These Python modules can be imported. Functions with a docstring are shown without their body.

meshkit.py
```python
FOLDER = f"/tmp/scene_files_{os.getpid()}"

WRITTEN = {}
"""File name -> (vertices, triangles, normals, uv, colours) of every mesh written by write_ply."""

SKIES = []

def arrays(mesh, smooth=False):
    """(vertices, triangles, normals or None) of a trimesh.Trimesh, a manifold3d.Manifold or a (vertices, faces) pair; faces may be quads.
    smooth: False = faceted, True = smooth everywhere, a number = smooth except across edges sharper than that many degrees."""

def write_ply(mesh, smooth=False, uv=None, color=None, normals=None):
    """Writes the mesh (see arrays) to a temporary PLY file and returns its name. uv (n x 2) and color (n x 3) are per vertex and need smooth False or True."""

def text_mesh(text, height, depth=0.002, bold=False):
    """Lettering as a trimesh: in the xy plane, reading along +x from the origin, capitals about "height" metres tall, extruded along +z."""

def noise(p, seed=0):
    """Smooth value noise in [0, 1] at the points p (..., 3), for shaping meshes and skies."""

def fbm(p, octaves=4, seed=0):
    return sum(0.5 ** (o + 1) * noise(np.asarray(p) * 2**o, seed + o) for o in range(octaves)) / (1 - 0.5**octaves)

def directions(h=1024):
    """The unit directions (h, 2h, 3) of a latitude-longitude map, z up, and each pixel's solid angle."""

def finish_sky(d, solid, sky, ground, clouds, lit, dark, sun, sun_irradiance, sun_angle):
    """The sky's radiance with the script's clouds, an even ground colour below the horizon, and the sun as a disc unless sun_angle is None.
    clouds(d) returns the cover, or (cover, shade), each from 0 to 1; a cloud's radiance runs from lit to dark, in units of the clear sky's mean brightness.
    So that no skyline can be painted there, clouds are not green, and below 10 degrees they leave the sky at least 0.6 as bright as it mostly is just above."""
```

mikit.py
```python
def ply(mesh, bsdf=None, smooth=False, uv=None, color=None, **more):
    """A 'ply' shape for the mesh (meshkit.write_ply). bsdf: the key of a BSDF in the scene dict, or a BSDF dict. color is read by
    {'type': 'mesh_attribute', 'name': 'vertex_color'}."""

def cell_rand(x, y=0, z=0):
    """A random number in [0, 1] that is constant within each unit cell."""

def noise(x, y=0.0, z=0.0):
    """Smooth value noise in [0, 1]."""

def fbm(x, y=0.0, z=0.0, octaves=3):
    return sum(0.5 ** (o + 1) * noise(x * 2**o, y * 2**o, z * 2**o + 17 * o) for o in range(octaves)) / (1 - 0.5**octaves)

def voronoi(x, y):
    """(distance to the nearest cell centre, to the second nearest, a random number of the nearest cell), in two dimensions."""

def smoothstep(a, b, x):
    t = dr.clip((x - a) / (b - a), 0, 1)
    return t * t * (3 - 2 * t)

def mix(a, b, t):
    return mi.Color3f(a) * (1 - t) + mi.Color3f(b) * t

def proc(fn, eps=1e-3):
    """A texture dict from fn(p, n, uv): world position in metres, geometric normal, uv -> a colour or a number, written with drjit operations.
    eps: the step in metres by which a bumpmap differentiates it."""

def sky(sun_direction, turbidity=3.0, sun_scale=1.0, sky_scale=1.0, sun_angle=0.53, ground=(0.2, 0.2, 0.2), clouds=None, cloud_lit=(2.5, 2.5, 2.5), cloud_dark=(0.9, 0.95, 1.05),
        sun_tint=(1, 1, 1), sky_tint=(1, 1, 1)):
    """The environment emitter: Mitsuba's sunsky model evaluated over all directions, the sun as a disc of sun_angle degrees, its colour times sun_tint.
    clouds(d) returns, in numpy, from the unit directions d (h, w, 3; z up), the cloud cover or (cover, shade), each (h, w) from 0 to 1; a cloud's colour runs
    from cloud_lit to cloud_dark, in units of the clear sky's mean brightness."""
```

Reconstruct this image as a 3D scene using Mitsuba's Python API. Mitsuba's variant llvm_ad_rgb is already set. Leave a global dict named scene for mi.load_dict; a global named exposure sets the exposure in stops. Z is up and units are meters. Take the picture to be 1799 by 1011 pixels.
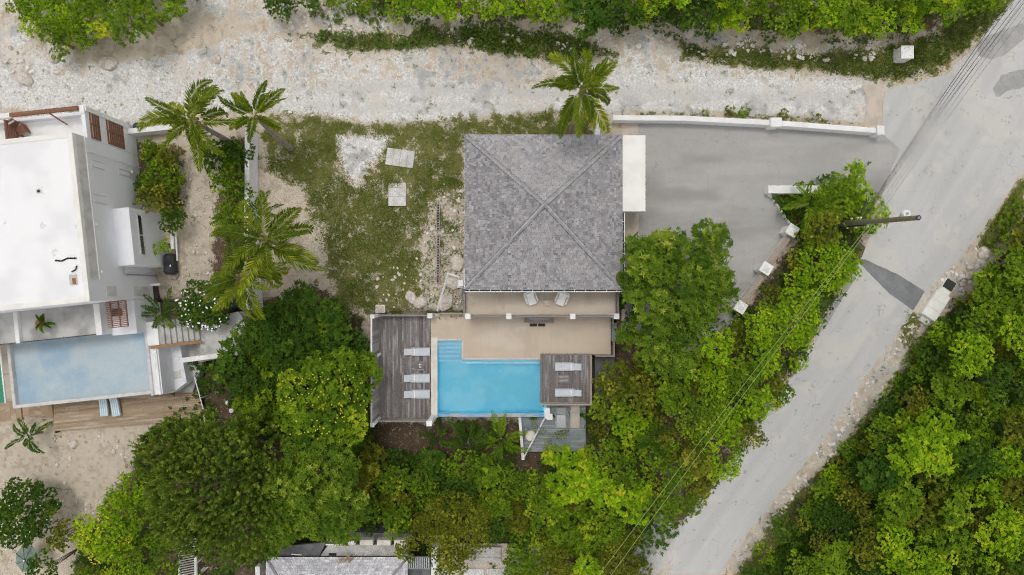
import math
import numpy as np, trimesh, shapely, mitsuba as mi, mikit, meshkit
import drjit as dr
from shapely.geometry import Polygon, Point
from mikit import noise, fbm, voronoi, smoothstep, mix, proc, cell_rand
T = mi.ScalarTransform4f
scene, labels = {}, {}

# ---------------------------------------------------------------- camera, sky, exposure
CAM_H, FOC = 50.0, 1199.3            # a drone 50 m above the drive, looking straight down
scene['camera'] = {'type': 'perspective', 'fov': 2 * math.degrees(math.atan(0.75)), 'fov_axis': 'x', 'near_clip': 0.5, 'far_clip': 400.0,
                   'to_world': T().look_at(origin=[0, 0, CAM_H], target=[0, 0, 0], up=[0, 1, 0])}
scene['sky'] = mikit.sky((-0.08, 0.26, 1.0), turbidity=3, sun_scale=0.37, sun_angle=18, sun_tint=(0.86, 0.97, 1.16), clouds=lambda d: 1.0, cloud_lit=(2.25, 2.25, 2.25))
exposure = 1.5

# ---------------------------------------------------------------- helpers
rng = np.random.default_rng(7)

def P(px, py, z=0.0):
    """world x, y of the photograph's pixel, for a thing that stands at height z"""
    return np.array([(px - 899.5) / FOC * (CAM_H - z), (505.5 - py) / FOC * (CAM_H - z)])

WEST = ([-60, -40, -21, -10, -6, -2, 3, 8, 60], [-9, -7.2, -4.2, -2.4, -2.0, -1.2, -.3, 0, 0])
MID = ([-60, -40, -21, -14, -9, -5.5, -2, 1, 5, 8, 60], [-11, -9, -6.3, -5.4, -4.6, -3.2, -2.1, -1.2, -.3, 0, 0])
EAST = ([-60, -40, -21, -10, -2, 2, 60], [-7, -5, -3, -1.2, -.2, 0, 0])

def zg(x, y):
    x, y = np.asarray(x, float), np.asarray(y, float)
    w, m, e = (np.interp(y, *c) for c in (WEST, MID, EAST))
    a = np.clip((x + 22) / 9, 0, 1); a = a * a * (3 - 2 * a)
    b = np.clip((x - 7.5) / 5, 0, 1); b = b * b * (3 - 2 * b)
    return w * (1 - a) + a * (m * (1 - b) + e * b)

def G(px, py, dz=0.0):
    z = 0.0
    for _ in range(8):
        x, y = P(px, py, z); z = float(zg(x, y)) + dz
    return np.array([x, y, z])

def Gs(pts): return [tuple(G(*p)[:2]) for p in pts]
def Ps(pts, z): return [tuple(P(px, py, z)) for px, py in pts]

count = {}
def number(name):
    n = count.get(name, 0); count[name] = n + 1
    return name if n == 0 else f'{name}_{n:03d}'

def thing(name, label, cat, group=None, kind=None):
    key = number(name); labels[key] = {'label': label, 'category': cat}
    if group: labels[key]['group'] = group
    if kind: labels[key]['kind'] = kind
    return key

def put(key, mesh, mat, smooth=False, uv=None, to=None):
    if isinstance(mesh, (list, tuple)) and not isinstance(mesh[0], np.ndarray): mesh = cat(mesh)
    d = mikit.ply(mesh, mat, smooth=smooth, uv=uv)
    if to is not None: d['to_world'] = to
    scene[key] = d
    return key

def part(parent, name, mesh, mat, smooth=False, uv=None, label=None, kind=None, to=None):
    key = number(parent + '__' + name)
    put(key, mesh, mat, smooth, uv, to)
    if label or kind:
        labels[key] = {}
        if label: labels[key]['label'] = label
        if kind: labels[key]['kind'] = kind
    return key

def struct(name, mesh, mat, label, smooth=False, uv=None, kind='structure'):
    key = number(name); put(key, mesh, mat, smooth, uv); labels[key] = {'label': label, 'kind': kind}
    return key

def cat(ms):
    vs, fs, n = [], [], 0
    for m in ms:
        v, f = (m.vertices, m.faces) if hasattr(m, 'vertices') else m
        vs.append(np.asarray(v)); fs.append(np.asarray(f) + n); n += len(v)
    return np.vstack(vs), np.vstack(fs)

BOXF = np.array([[0, 2, 3], [0, 3, 1], [4, 5, 7], [4, 7, 6], [0, 1, 5], [0, 5, 4], [2, 6, 7], [2, 7, 3], [0, 4, 6], [0, 6, 2], [1, 3, 7], [1, 7, 5]])
def box(x0, x1, y0, y1, z0, z1):
    return np.array([[x, y, z] for z in (z0, z1) for y in (y0, y1) for x in (x0, x1)], float), BOXF

_ch = {}
def cbox(x0, x1, y0, y1, z0, z1, c=0.02):
    """a box with chamfered edges"""
    x0, x1 = min(x0, x1), max(x0, x1); y0, y1 = min(y0, y1), max(y0, y1)
    c = min(c, .45 * (x1 - x0), .45 * (y1 - y0), .45 * (z1 - z0))
    pts = []
    for x, sx in ((x0, 1), (x1, -1)):
        for y, sy in ((y0, 1), (y1, -1)):
            for z, sz in ((z0, 1), (z1, -1)):
                pts += [[x, y + sy * c, z + sz * c], [x + sx * c, y, z + sz * c], [x + sx * c, y + sy * c, z]]
    m = trimesh.convex.convex_hull(np.array(pts))
    return np.array(m.vertices), np.array(m.faces)

def xf(mesh, loc=(0, 0, 0), rz=0.0, rx=0.0, ry=0.0, s=1.0):
    v, f = (mesh.vertices, mesh.faces) if hasattr(mesh, 'vertices') else mesh
    v = np.asarray(v) * s
    cx, sx = math.cos(rx), math.sin(rx); cy, sy = math.cos(ry), math.sin(ry); cz, sz = math.cos(rz), math.sin(rz)
    R = np.array([[cz, -sz, 0], [sz, cz, 0], [0, 0, 1]]) @ np.array([[cy, 0, sy], [0, 1, 0], [-sy, 0, cy]]) @ np.array([[1, 0, 0], [0, cx, -sx], [0, sx, cx]])
    return v @ R.T + np.asarray(loc), f

def bar(a, b, w, h, c=0.0):
    """a straight bar from a to b, w wide across, h high"""
    a, b = np.asarray(a, float), np.asarray(b, float); d = b - a; L = np.linalg.norm(d); d /= L
    up = np.array([0, 0, 1.0]) if abs(d[2]) < .95 else np.array([0, 1.0, 0])
    s = np.cross(d, up); s /= np.linalg.norm(s); u = np.cross(s, d)
    v, f = cbox(0, L, -w / 2, w / 2, -h / 2, h / 2, c) if c else box(0, L, -w / 2, w / 2, -h / 2, h / 2)
    return a + v[:, :1] * d - v[:, 1:2] * s + v[:, 2:] * u, f

def tube(pts, r, sides=8, caps=True):
    p = np.asarray(pts, float); r = np.broadcast_to(r, (len(p),)).astype(float)
    t = np.gradient(p, axis=0); t /= np.linalg.norm(t, axis=1, keepdims=True) + 1e-12
    a = np.cross(t, np.where(np.abs(t[:, 2:]) < .9, [0, 0, 1.], [1., 0, 0])); a /= np.linalg.norm(a, axis=1, keepdims=True) + 1e-12
    b = np.cross(t, a); ang = np.arange(sides) * 2 * np.pi / sides
    v = (p[:, None] + r[:, None, None] * (np.cos(ang)[None, :, None] * a[:, None] + np.sin(ang)[None, :, None] * b[:, None])).reshape(-1, 3)
    i, j = np.meshgrid(np.arange(len(p) - 1), np.arange(sides), indexing='ij'); k = (j + 1) % sides
    q = np.stack([i * sides + j, i * sides + k, (i + 1) * sides + k, (i + 1) * sides + j], -1).reshape(-1, 4)
    f = np.vstack([q[:, [0, 1, 2]], q[:, [0, 2, 3]]])
    if caps:
        n = len(v); v = np.vstack([v, p[:1], p[-1:]]); j = np.arange(sides); e = (len(p) - 1) * sides
        f = np.vstack([f, np.stack([np.full(sides, n), (j + 1) % sides, j], 1), np.stack([np.full(sides, n + 1), e + j, e + (j + 1) % sides], 1)])
    return v, f

def prism(poly, z0, z1):
    m = trimesh.creation.extrude_polygon(poly if hasattr(poly, 'exterior') else Polygon(poly), z1 - z0, engine='earcut')
    return np.array(m.vertices) + [0, 0, z0], np.array(m.faces)

def flat(poly, step=None):
    v, f = trimesh.creation.triangulate_polygon(poly if hasattr(poly, 'exterior') else Polygon(poly), engine='earcut')
    v = np.column_stack([v, np.zeros(len(v))]); f = np.asarray(f)
    nz = np.cross(v[f[:, 1]] - v[f[:, 0]], v[f[:, 2]] - v[f[:, 0]])[:, 2]; f[nz < 0] = f[nz < 0][:, ::-1]
    if step: v, f = trimesh.remesh.subdivide_to_size(v, f, step, max_iter=20)
    return v, f

def ragged(pts, amp=.12, step=.35, seed=0):
    """the outline with an uneven edge"""
    g = shapely.segmentize(Polygon(pts).exterior, step); c = np.array(g.coords)[:-1]
    q = np.column_stack([c * 1.7, np.zeros(len(c))])
    d = np.column_stack([meshkit.fbm(q, 3, seed) - .5, meshkit.fbm(q, 3, seed + 9) - .5]) * 2 * amp
    return Polygon(c + d).buffer(0)

def drape(poly, dz, step=.8):
    v, f = flat(poly, step); v[:, 2] = zg(v[:, 0], v[:, 1]) + dz
    return v, f

def rot_poly(c, w, h, a):
    ca, sa = math.cos(a), math.sin(a)
    return [(c[0] + ca * x - sa * y, c[1] + sa * x + ca * y) for x, y in ((-w / 2, -h / 2), (w / 2, -h / 2), (w / 2, h / 2), (-w / 2, h / 2))]

def ball(r=1, n=1):
    m = trimesh.creation.icosphere(subdivisions=n, radius=r); return np.array(m.vertices), np.array(m.faces)

def cyl(r, z0, z1, n=16, c=(0, 0), r2=None):
    a = np.arange(n) * 2 * np.pi / n; r2 = r if r2 is None else r2
    v = np.vstack([np.column_stack([c[0] + r * np.cos(a), c[1] + r * np.sin(a), a * 0 + z0]), np.column_stack([c[0] + r2 * np.cos(a), c[1] + r2 * np.sin(a), a * 0 + z1]), [[c[0], c[1], z0], [c[0], c[1], z1]]])
    i = np.arange(n); j = (i + 1) % n
    return v, np.vstack([np.stack([i, j, j + n], 1), np.stack([i, j + n, i + n], 1), np.stack([i * 0 + 2 * n, j, i], 1), np.stack([i * 0 + 2 * n + 1, i + n, j + n], 1)])

# ---------------------------------------------------------------- materials (base colours, linear)
C3 = mi.Color3f
def col(r, g, b): return {'type': 'rgb', 'value': [r, g, b]}
def mat(name, c, rough=.8, two=True, **kw):
    d = {'type': 'principled', 'base_color': col(*c) if isinstance(c, tuple) else proc(c), 'roughness': rough, 'specular': kw.pop('spec', .3), **kw}
    scene['bsdf_' + name] = {'type': 'twosided', 'b': d} if two else d
    return 'bsdf_' + name
def diff(name, fn):
    scene['bsdf_' + name] = {'type': 'twosided', 'b': {'type': 'diffuse', 'reflectance': proc(fn) if callable(fn) else col(*fn)}}
    return 'bsdf_' + name

def f_ground(p, n, uv):
    x, y = p.x, p.y
    big = fbm(x * .45, y * .45, 3.0, octaves=2); med = fbm(x * 2.1, y * 2.1, 1.0, octaves=3); fine = noise(x * 13, y * 13, 5.0); fi2 = noise(x * 27, y * 27, 2.0)
    sand = mix((.465, .398, .315), (.655, .585, .49), med * .7 + fine * .3)
    sand = mix(sand, (.36, .29, .21), smoothstep(.5, .75, fbm(x * 3.3, y * 3.3, 9.0, octaves=4)) * .55)
    soil = mix((.092, .112, .028), (.225, .205, .085), med * .6 + fine * .4)
    d1, d2, r1 = voronoi(x * 4.2, y * 4.2)
    e1, e2, r2 = voronoi(x * 9.5, y * 9.5)
    white = mix((.55, .54, .525), (.82, .815, .805), r1 * .45 + r2 * .55)
    white = mix(white, (.36, .345, .32), (1 - smoothstep(.02, .16, d2 - d1)) * .55)
    white = mix(white, (.37, .365, .365), smoothstep(.52, .68, big * .5 + med * .5) * .75)
    white = mix(white, (.64, .575, .505), smoothstep(.56, .70, fbm(x * .7, y * .7, 21.0, octaves=2)) * .55)
    rut = smoothstep(.75, .1, dr.abs(y - 14.35 + .018 * x + (big - .5) * 1.3)) + .8 * smoothstep(.6, .1, dr.abs(y - 12.95 + .02 * x + (big - .5) * 1.1))
    white = mix(white, mix((.44, .435, .43), (.60, .595, .585), med * .6 + fine * .5), dr.clip(rut, 0, 1) * .62 * smoothstep(-19., -12., x))
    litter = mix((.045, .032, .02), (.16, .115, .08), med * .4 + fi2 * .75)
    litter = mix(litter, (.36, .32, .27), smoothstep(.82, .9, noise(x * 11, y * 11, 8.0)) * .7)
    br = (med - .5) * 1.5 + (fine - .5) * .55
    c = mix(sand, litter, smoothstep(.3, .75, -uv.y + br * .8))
    c = mix(c, white, smoothstep(.3, .7, uv.y + br * .8))
    return mix(c, soil, smoothstep(.3, .75, uv.x + br))
M_GROUND = diff('ground', f_ground)

def f_street(p, n, uv):
    x, y = p.x, p.y
    t = x * .52 + y * .85; s = x * .85 - y * .52
    streak = fbm(s * 1.6, t * .12, 2.0, octaves=3); spot = noise(x * 9, y * 9); big = fbm(x * .25, y * .25, 6.0, octaves=2)
    c = mix((.42, .418, .412), (.555, .553, .548), streak * .6 + spot * .15 + big * .35)
    c = mix(c, (.60, .575, .53), smoothstep(.55, .7, fbm(x * .8, y * .8, 13.0, octaves=3)) * .4)
    crack = dr.abs(fbm(x * .33, y * .33, 71.0, octaves=4) - .5)
    c = mix(c, (.33, .33, .325), (1 - smoothstep(.0006, .0035, crack)) * .55)
    return mix(c, (.28, .275, .27), smoothstep(.80, .86, noise(x * 1.7, y * 2.3, 4.0)) * smoothstep(.6, .8, noise(x * 8, y * 8, 3.0)) * .5)
M_STREET = mat('street', f_street, .9, spec=.15)

def f_drive(p, n, uv):
    x, y = p.x, p.y
    big = fbm(x * .22, y * .35, 7.0, octaves=3); med = fbm(x * 1.3, y * 1.7, 2.0, octaves=3); fine = noise(x * 12, y * 12)
    c = mix((.325, .317, .305), (.455, .45, .44), big * .55 + med * .3 + fine * .22 + .12 * noise(x * 30, y * 30) - .06)
    c = mix(c, (.265, .258, .25), smoothstep(.45, .8, fbm(x * .22, y * .75, 31.0, octaves=4)) * .6)
    c = mix(c, (.47, .465, .45), smoothstep(.5, .8, fbm(x * .16, y * 1.0, 57.0, octaves=4)) * .5)
    crack = dr.abs(fbm(x * .6, y * .6, 41.0, octaves=3) - .5)
    return mix(c, (.22, .21, .2), (1 - smoothstep(.001, .005, crack)) * .35)
M_DRIVE = mat('drive', f_drive, .9, spec=.15)
M_PATCH = mat('patch', lambda p, n, uv: mix((.15, .155, .165), (.265, .27, .28), fbm(p.x * 1.4, p.y * 1.4, octaves=3) * .8 + noise(p.x * 15, p.y * 15) * .3), .9, spec=.15)
M_PATCH2 = mat('patch_old', lambda p, n, uv: mix((.25, .25, .25), (.43, .425, .415), fbm(p.x * 1.8, p.y * 1.8, octaves=3) * .8 + noise(p.x * 11, p.y * 11) * .35), .9, spec=.15)

def f_shingle(p, n, uv):
    g = noise(p.x * 22, p.y * 22, p.z * 22)
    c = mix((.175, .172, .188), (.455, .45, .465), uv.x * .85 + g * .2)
    c = mix(c, (.30, .295, .30), smoothstep(.45, .75, fbm(p.x * .7, p.y * .7, 4.0, octaves=3)) * .22)
    c = mix(c, (.48, .465, .45), smoothstep(.55, .8, fbm(p.x * .9, p.y * .9, 14.0, octaves=3)) * .2)
    return mix(c, (.40, .33, .28), smoothstep(.9, 1., uv.y) * .5)
M_SHINGLE = mat('shingle', f_shingle, .85, spec=.2)
M_SHINGLE2 = mat('shingle_pale', lambda p, n, uv: mix((.34, .34, .37), (.74, .74, .78), uv.x * .85 + noise(p.x * 20, p.y * 20, p.z * 20) * .2), .85, spec=.2)

def wood(a, b, c, axis):
    def f(p, n, uv):
        s, t = (p.x, p.y) if axis == 'y' else (p.y, p.x)
        g = fbm(s * 60 + uv.x * 40, t * 1.3 + uv.x * 90, p.z * 30, octaves=2)
        w = fbm(s * 2 + uv.x * 11, t * .5 + uv.y * 30, 3.0, octaves=3)
        k = mix(mix(a, b, uv.x * .55 + g * .45), c, smoothstep(.5, .72, w) * .75)
        return k
    return f
M_GREYWOOD = mat('grey_wood', wood((.115, .100, .098), (.26, .235, .23), (.38, .365, .365), 'y'), .8)
M_GREYWOOD_X = mat('grey_wood_x', wood((.15, .135, .13), (.29, .265, .255), (.40, .385, .375), 'x'), .8)
M_TAUPE = mat('taupe_wood', wood((.30, .245, .205), (.40, .34, .29), (.44, .39, .34), 'x'), .8)
M_BLUEDECK = mat('blue_grey_deck', wood((.20, .235, .255), (.285, .325, .345), (.35, .385, .40), 'x'), .75)
M_BROWNDECK = mat('brown_deck', wood((.25, .175, .112), (.44, .335, .235), (.51, .425, .335), 'x'), .8)
M_REDWOOD = mat('red_wood', wood((.15, .062, .036), (.27, .125, .075), (.31, .17, .11), 'x'), .7)

def stained(a, b, s=1.0):
    return lambda p, n, uv: mix(a, b, smoothstep(.35, .75, fbm(p.x * 1.1 * s, p.y * 1.1 * s, p.z * .6 * s, octaves=4)))
M_WHITE = mat('white', stained((.80, .80, .80), (.68, .68, .675)), .6)
M_ROOFWHITE = mat('roof_white', lambda p, n, uv: mix(mix((.83, .835, .85), (.75, .755, .77), smoothstep(.35, .7, fbm(p.x * .5, p.y * .5, octaves=4))), (.45, .45, .45), smoothstep(.86, .93, noise(p.x * 1.3, p.y * 1.3, 3.0)) * smoothstep(.5, .8, noise(p.x * 7, p.y * 7, 3.0)) * .4), .7)
M_WALLWHITE = mat('wall_white', stained((.765, .775, .81), (.715, .725, .76), .6), .75)
M_PALEGREY = mat('pale_grey', stained((.62, .61, .60), (.50, .49, .47), 2), .8)
M_CONC = mat('concrete', stained((.50, .49, .475), (.36, .35, .335), 1.5), .9)
M_DIRTYCONC = mat('dirty_concrete', stained((.53, .525, .51), (.30, .295, .28), .9), .9)
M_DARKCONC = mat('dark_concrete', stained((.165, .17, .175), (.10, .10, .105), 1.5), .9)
M_CREAM = mat('cream', stained((.70, .665, .60), (.60, .56, .50), 2), .7)
M_AWN = mat('awning', stained((.80, .79, .76), (.74, .725, .69), 1), .5)
def f_tan(p, n, uv):
    gx, gy = dr.abs(p.x / .6 - dr.floor(p.x / .6) - .5), dr.abs(p.y / .6 - dr.floor(p.y / .6) - .5)
    line = smoothstep(.485, .497, dr.maximum(gx, gy))
    r = cell_rand(dr.floor(p.x / .6 + .5), dr.floor(p.y / .6 + .5))
    c = mix((.515, .425, .335), (.565, .475, .385), fbm(p.x * .6, p.y * .6, octaves=4) * .9 + r * .14)
    c = mix(c, (.60, .54, .47), smoothstep(.5, .72, fbm(p.x * .35, p.y * .5, 6.0, octaves=3)) * .6)
    c = mix(c, (.46, .385, .31), smoothstep(.6, .75, fbm(p.x * .8 + 9, p.y * .55, 16.0, octaves=4)) * .45)
    return mix(c, (.40, .33, .26), line * .45)
M_TAN = mat('tan_tile', f_tan, .6)
M_PATH = mat('path', stained((.56, .49, .425), (.47, .41, .35), 2), .85)
def f_pool(p, n, uv):
    w = fbm(p.x * .8, p.y * .8, 2.0, octaves=3)
    return mix((.19, .65, .81), (.33, .75, .87), smoothstep(.35, .7, w) * .8 + noise(p.x * 5, p.y * 5) * .2)
M_POOL = mat('pool_plaster', f_pool, .7)
M_POOLSTEP = mat('pool_step', lambda p, n, uv: mix((.27, .66, .86), (.38, .72, .88), fbm(p.x * 2, p.y * 2, octaves=3)), .7)
M_POOLNOSE = mat('pool_nosing', (.62, .82, .90), .7)
def f_band(p, n, uv):
    r = cell_rand(dr.floor(p.x * 3.3), 7)
    return mix(mix((.22, .46, .68), (.45, .60, .72), r), (.62, .55, .47), smoothstep(.6, .8, fbm(p.x * .9, 2.0, octaves=2)) * .7)
M_POOLBAND = mat('pool_band', f_band, .5)
def f_mosaic(p, n, uv):
    r = cell_rand(dr.floor(p.x * 9), dr.floor(p.y * 9)); w = fbm(p.x * .42, p.y * .42, 4.0, octaves=4); w2 = fbm(p.x * 2.2, p.y * 2.2, 6.0, octaves=3)
    c = mix((.43, .515, .56), (.28, .42, .54), smoothstep(.42, .70, w) * .8 + (r - .5) * .3)
    return mix(c, (.46, .53, .57), smoothstep(.5, .72, w2) * .35)
M_MOSAIC = mat('mosaic', f_mosaic, .5)
M_LOUNGE = mat('lounger_mesh', lambda p, n, uv: mix((.50, .54, .60), (.58, .62, .67), fbm(p.x * 5, p.y * 5, octaves=3)), .7)
M_TOWEL = mat('towel', (.82, .82, .83), .9)
M_STRIPE = mat('stripe', lambda p, n, uv: mix((.70, .76, .80), (.36, .55, .65), smoothstep(.45, .55, dr.abs(uv.x * 4 - dr.floor(uv.x * 4) - .5) * 2)), .9)
M_BLACK = mat('black', (.016, .017, .018), .55)
M_CHAR = mat('charcoal', (.04, .043, .046), .6)
M_GLASSDARK = mat('dark_glass', (.02, .025, .032), .12, spec=.6)
M_STEEL = mat('steel', (.42, .44, .46), .45, metallic=.6)
M_GREYMETAL = mat('grey_metal', (.24, .25, .265), .5)
M_POLE = mat('pole_wood', wood((.13, .118, .075), (.22, .205, .135), (.27, .26, .19), 'y'), .9)
M_CABLE = mat('cable', (.03, .032, .036), .6)
M_CABLE2 = mat('cable_worn', (.16, .16, .165), .6)
M_CABLE3 = mat('cable_green', (.30, .38, .16), .6)
M_WICKER = mat('wicker', lambda p, n, uv: mix((.68, .655, .60), (.80, .785, .745), noise(p.x * 45, p.y * 45, p.z * 45)), .8)
M_TARP = mat('tarp', (.045, .26, .15), .6)
M_SAGE = mat('sage', stained((.215, .28, .235), (.16, .21, .175), 3), .8)
M_TEAL = mat('teal', (.02, .055, .07), .5)
M_BARK = mat('bark', lambda p, n, uv: mix((.10, .078, .058), (.24, .20, .16), fbm(p.x * 9, p.y * 9, p.z * 5, octaves=3)), .9)
M_PALMBARK = mat('palm_bark', lambda p, n, uv: mix((.17, .14, .12), (.33, .29, .26), noise(p.x * 3, p.y * 3, p.z * 9) * .7 + noise(p.x * 16, p.y * 16, p.z * 16) * .3), .9)
def f_rock(p, n, uv):
    return mix(mix((.54, .47, .40), (.80, .78, .75), uv.x), (.30, .25, .20), smoothstep(.5, .75, fbm(p.x * 5, p.y * 5, p.z * 5, octaves=2)) * .5)
M_ROCK = diff('rock', f_rock)
M_BLOCK = mat('block', stained((.40, .35, .32), (.26, .22, .20), 4), .9)
M_TERRA = mat('terracotta', (.30, .13, .07), .8)
M_RUST = mat('rust', (.34, .20, .10), .8)
scene['bsdf_water'] = {'type': 'dielectric', 'int_ior': 1.33, 'ext_ior': 1.0}
scene['bsdf_pane'] = {'type': 'thindielectric', 'int_ior': 1.5}

def leaf_mat(name, a, b, c, trans=.85):
    a, b, c = ([min(v * 1.5, .62) for v in q] for q in (a, b, c))
    def f(p, n, uv):
        k = mix(a, b, smoothstep(0., .8, uv.x))
        return mix(k, c, smoothstep(.72, 1., uv.x)) * (.72 + .56 * uv.y)
    scene['bsdf_leaf_' + name] = {'type': 'principledthin', 'base_color': proc(f), 'roughness': .6, 'diff_trans': trans, 'spec_trans': 0.0, 'eta': 1.2}
    return 'bsdf_leaf_' + name
LEAF = {
    'lime': leaf_mat('lime', (.12, .215, .012), (.265, .40, .016), (.42, .48, .03)),
    'mid': leaf_mat('mid', (.075, .14, .013), (.165, .25, .017), (.31, .37, .024)),
    'dark': leaf_mat('dark', (.035, .080, .013), (.080, .145, .018), (.16, .225, .024)),
    'olive': leaf_mat('olive', (.075, .098, .013), (.18, .195, .02), (.33, .33, .045)),
    'rosette': leaf_mat('rosette', (.055, .112, .014), (.160, .238, .022), (.34, .375, .06)),
    'feather': leaf_mat('feather', (.075, .128, .021), (.178, .242, .032), (.32, .375, .06)),
    'palm': leaf_mat('palm', (.075, .118, .014), (.195, .245, .020), (.37, .375, .045)),
    'grass': leaf_mat('grass', (.075, .115, .016), (.155, .185, .036), (.34, .31, .15), .5),
    'weed': leaf_mat('weed', (.048, .088, .015), (.105, .15, .026), (.20, .225, .05), .5),
}
M_YELLOW = mat('yellow_petal', (.62, .50, .04), .7)
M_PETAL = mat('white_petal', (.86, .85, .78), .7)
# ---------------------------------------------------------------- the ground
TRACK = [(-60, 130), (60, 118), (110, 140), (240, 108), (330, 95), (430, 70), (500, 78), (640, 120), (760, 132), (880, 150), (960, 152), (1090, 112), (1200, 112), (1350, 138), (1556, 146),
         (1530, 190), (1510, 216), (1400, 203), (1085, 196), (950, 196), (880, 204), (800, 211), (690, 216), (640, 213), (560, 204), (470, 193), (300, 205), (240, 218), (-60, 182)]
SAND_UP = [(330, 95), (430, 62), (520, 75), (640, 105), (760, 118), (900, 130), (1000, 120), (1090, 100), (1200, 108), (1350, 128), (1350, 140), (1090, 135), (900, 152), (760, 142), (620, 150), (520, 165), (430, 160), (360, 130)]
ROCKY_UP = [(470, -20), (640, 30), (760, 20), (1000, 70), (1200, 60), (1400, 75), (1590, 90), (1590, 110), (1400, 105), (1200, 95), (1000, 95), (700, 60), (560, 60), (480, 60)]
YARD = [(480, 205), (560, 200), (640, 222), (700, 216), (880, 204), (960, 196), (1045, 196), (1045, 245), (820, 245), (815, 330), (760, 350), (742, 420), (735, 500), (745, 545), (650, 552), (600, 545), (560, 440), (530, 330), (470, 300), (458, 235)]
BARE = [(588, 238), (640, 236), (690, 238), (660, 285), (625, 335), (604, 300)]
GRASS_A = [(500, 62), (620, 92), (800, 82), (960, 108), (1090, 98), (1000, 60), (860, 50), (760, 45), (700, 60), (560, 55)]
GRASS_B = [(1190, 70), (1250, 88), (1330, 78), (1420, 98), (1560, 82), (1640, 60), (1740, -30), (1800, -60), (1790, 0), (1700, 85), (1650, 128), (1560, 142), (1440, 128), (1340, 120), (1250, 112), (1200, 105)]
FLANK = [(745, 330), (820, 300), (820, 560), (740, 560), (745, 430)]
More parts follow.
